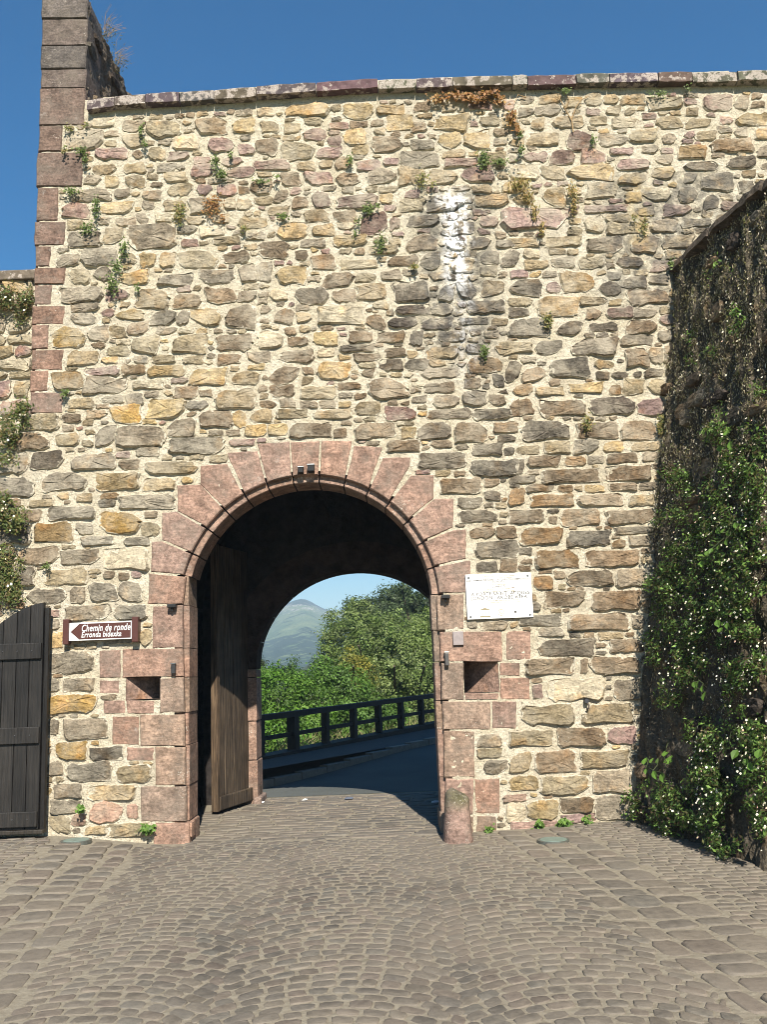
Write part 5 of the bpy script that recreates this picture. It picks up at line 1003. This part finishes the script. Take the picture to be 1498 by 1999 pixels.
# creepers on the left, on the ledge and low wall
def fleft(px, py, d): return onY(px, py, -.02-d)
def fleft2(px, py, d): return onY(px, py, LY-.04-d)
NF[0] = np.array([.1, -1., 0]); GL = [(.10, .13, .035), (.14, .14, .04), (.07, .10, .025), (.17, .13, .05)]
daisy_plant('flowering moss cushion under the coping of the low wall at the left edge', [(20, 585, 36, 22), (45, 605, 16, 26), (-10, 580, 20, 20)], fleft2, 1600, 9, GL+[(.12, .07, .03)], .12)
daisy_plant('creeper on the ledge beside the lowest quoin at the left edge', [(40, 800, 14, 34), (15, 835, 22, 30), (5, 880, 12, 24)], fleft, 1400, 8, GL, .12)
daisy_plant('daisy cushion hanging on the left edge above the black door, upper one', [(5, 995, 34, 34), (25, 1010, 20, 20)], fleft, 1500, 16, GL, .2)
daisy_plant('daisy cushion hanging on the left edge just over the black door', [(5, 1110, 30, 50), (14, 1135, 18, 22)], fleft, 1900, 16, GL, .09)
# brambles: each large leaf its own part
def bramble(label, spots, frame, size, nrm):
    c = frame(spots[0][0], spots[0][1], .2); t = thing('bramble', tuple(c), label, 'plant', 'bramble shoots on the right wall'); st = MB(); pr = None
    for x, y in spots:
        p = Vector(frame(x, y, rnd.uniform(.18, .30))); d = Vector(nrm+nr.normal(0, .3, 3)+np.array([0, -.3, .7])).normalized(); a = d.orthogonal().normalized(); a = (a+Vector((0, 0, -.5))).normalized(); a = (a-d*a.dot(d)).normalized(); b = d.cross(a); L = size*rnd.uniform(.75, 1.25); W = L*.7; k = rnd.uniform(.8, 1.2)
        prof = [(0, .0, 0), (.25, .42, .06), (.55, .5, .08), (.82, .27, .05), (1.05, 0, -.05), (.82, -.27, .05), (.55, -.5, .08), (.25, -.42, .06), (.5, 0, -.03)]
        mb = MB(); mb.add([p+a*L*u+b*W*v+d*L*w for u, v, w in prof], [(i, (i+1) % 8, 8) for i in range(8)], (.10*k, .19*k, .03*k, 0)); mb.build('leaf', M_LEAF, t)
        if pr is not None: st.tube([pr, (pr+p)/2-d*.03, p], .004, .003, 5)
        else: st.tube([frame(x+10, y-30, 0), p], .005, .003, 5)
        pr = p
    st.build('stem', M_STEM, t, kind='stuff')
bramble('bright bramble leaves in the corner low on the right wall', [(1262, 1500), (1272, 1490), (1285, 1480), (1276, 1504), (1268, 1514), (1297, 1477), (1300, 1490), (1293, 1508), (1258, 1493)], fside, .085, Nv)
bramble('lone pair of bramble leaves over the corner sprig', [(1297, 1474), (1303, 1492), (1308, 1485)], fside, .10, Nv)
bramble('bramble shoot in the middle of the broad daisy cushion', [(1400, 1030), (1412, 1040), (1425, 1030), (1418, 1052), (1405, 1062), (1392, 1070), (1435, 1020), (1425, 1048), (1380, 1085), (1370, 1095)], fside, .08, Nv)
bramble('bramble shoot on the dark shoulder high part of the right wall', [(1355, 1330), (1365, 1327), (1372, 1338), (1360, 1342), (1378, 1350)], fside, .08, Nv)
bramble('bramble leaves among the flowers at the lower right edge', [(1480, 1481), (1462, 1488), (1455, 1494), (1441, 1463)], fside, .085, Nv)
bramble('bramble sprig near the top of the daisy cushions on the right wall', [(1410, 858), (1418, 850), (1425, 862), (1405, 870), (1398, 862)], fside, .075, Nv)
bramble('bramble sprig at the right wall between the two upper cushions', [(1400, 1210), (1412, 1222), (1420, 1216), (1405, 1235)], fside, .075, Nv)

# ------------------------------------------------------------------ haze that blues the far hills
def haze():
    m = bpy.data.materials.new('haze'); m.use_nodes = True; t = m.node_tree; t.nodes.clear(); o = t.nodes.new('ShaderNodeOutputMaterial'); v = t.nodes.new('ShaderNodeVolumePrincipled')
    v.inputs['Color'].default_value = (.62, .82, 1.0, 1); v.inputs['Density'].default_value = 7.0e-4; v.inputs['Anisotropy'].default_value = 0.0; t.links.new(v.outputs[0], o.inputs['Volume'])
    mb = MB().box((-3000, -400, -6), (3000, 3200, 126)); mb.build('haze', m, kind='stuff')
haze()
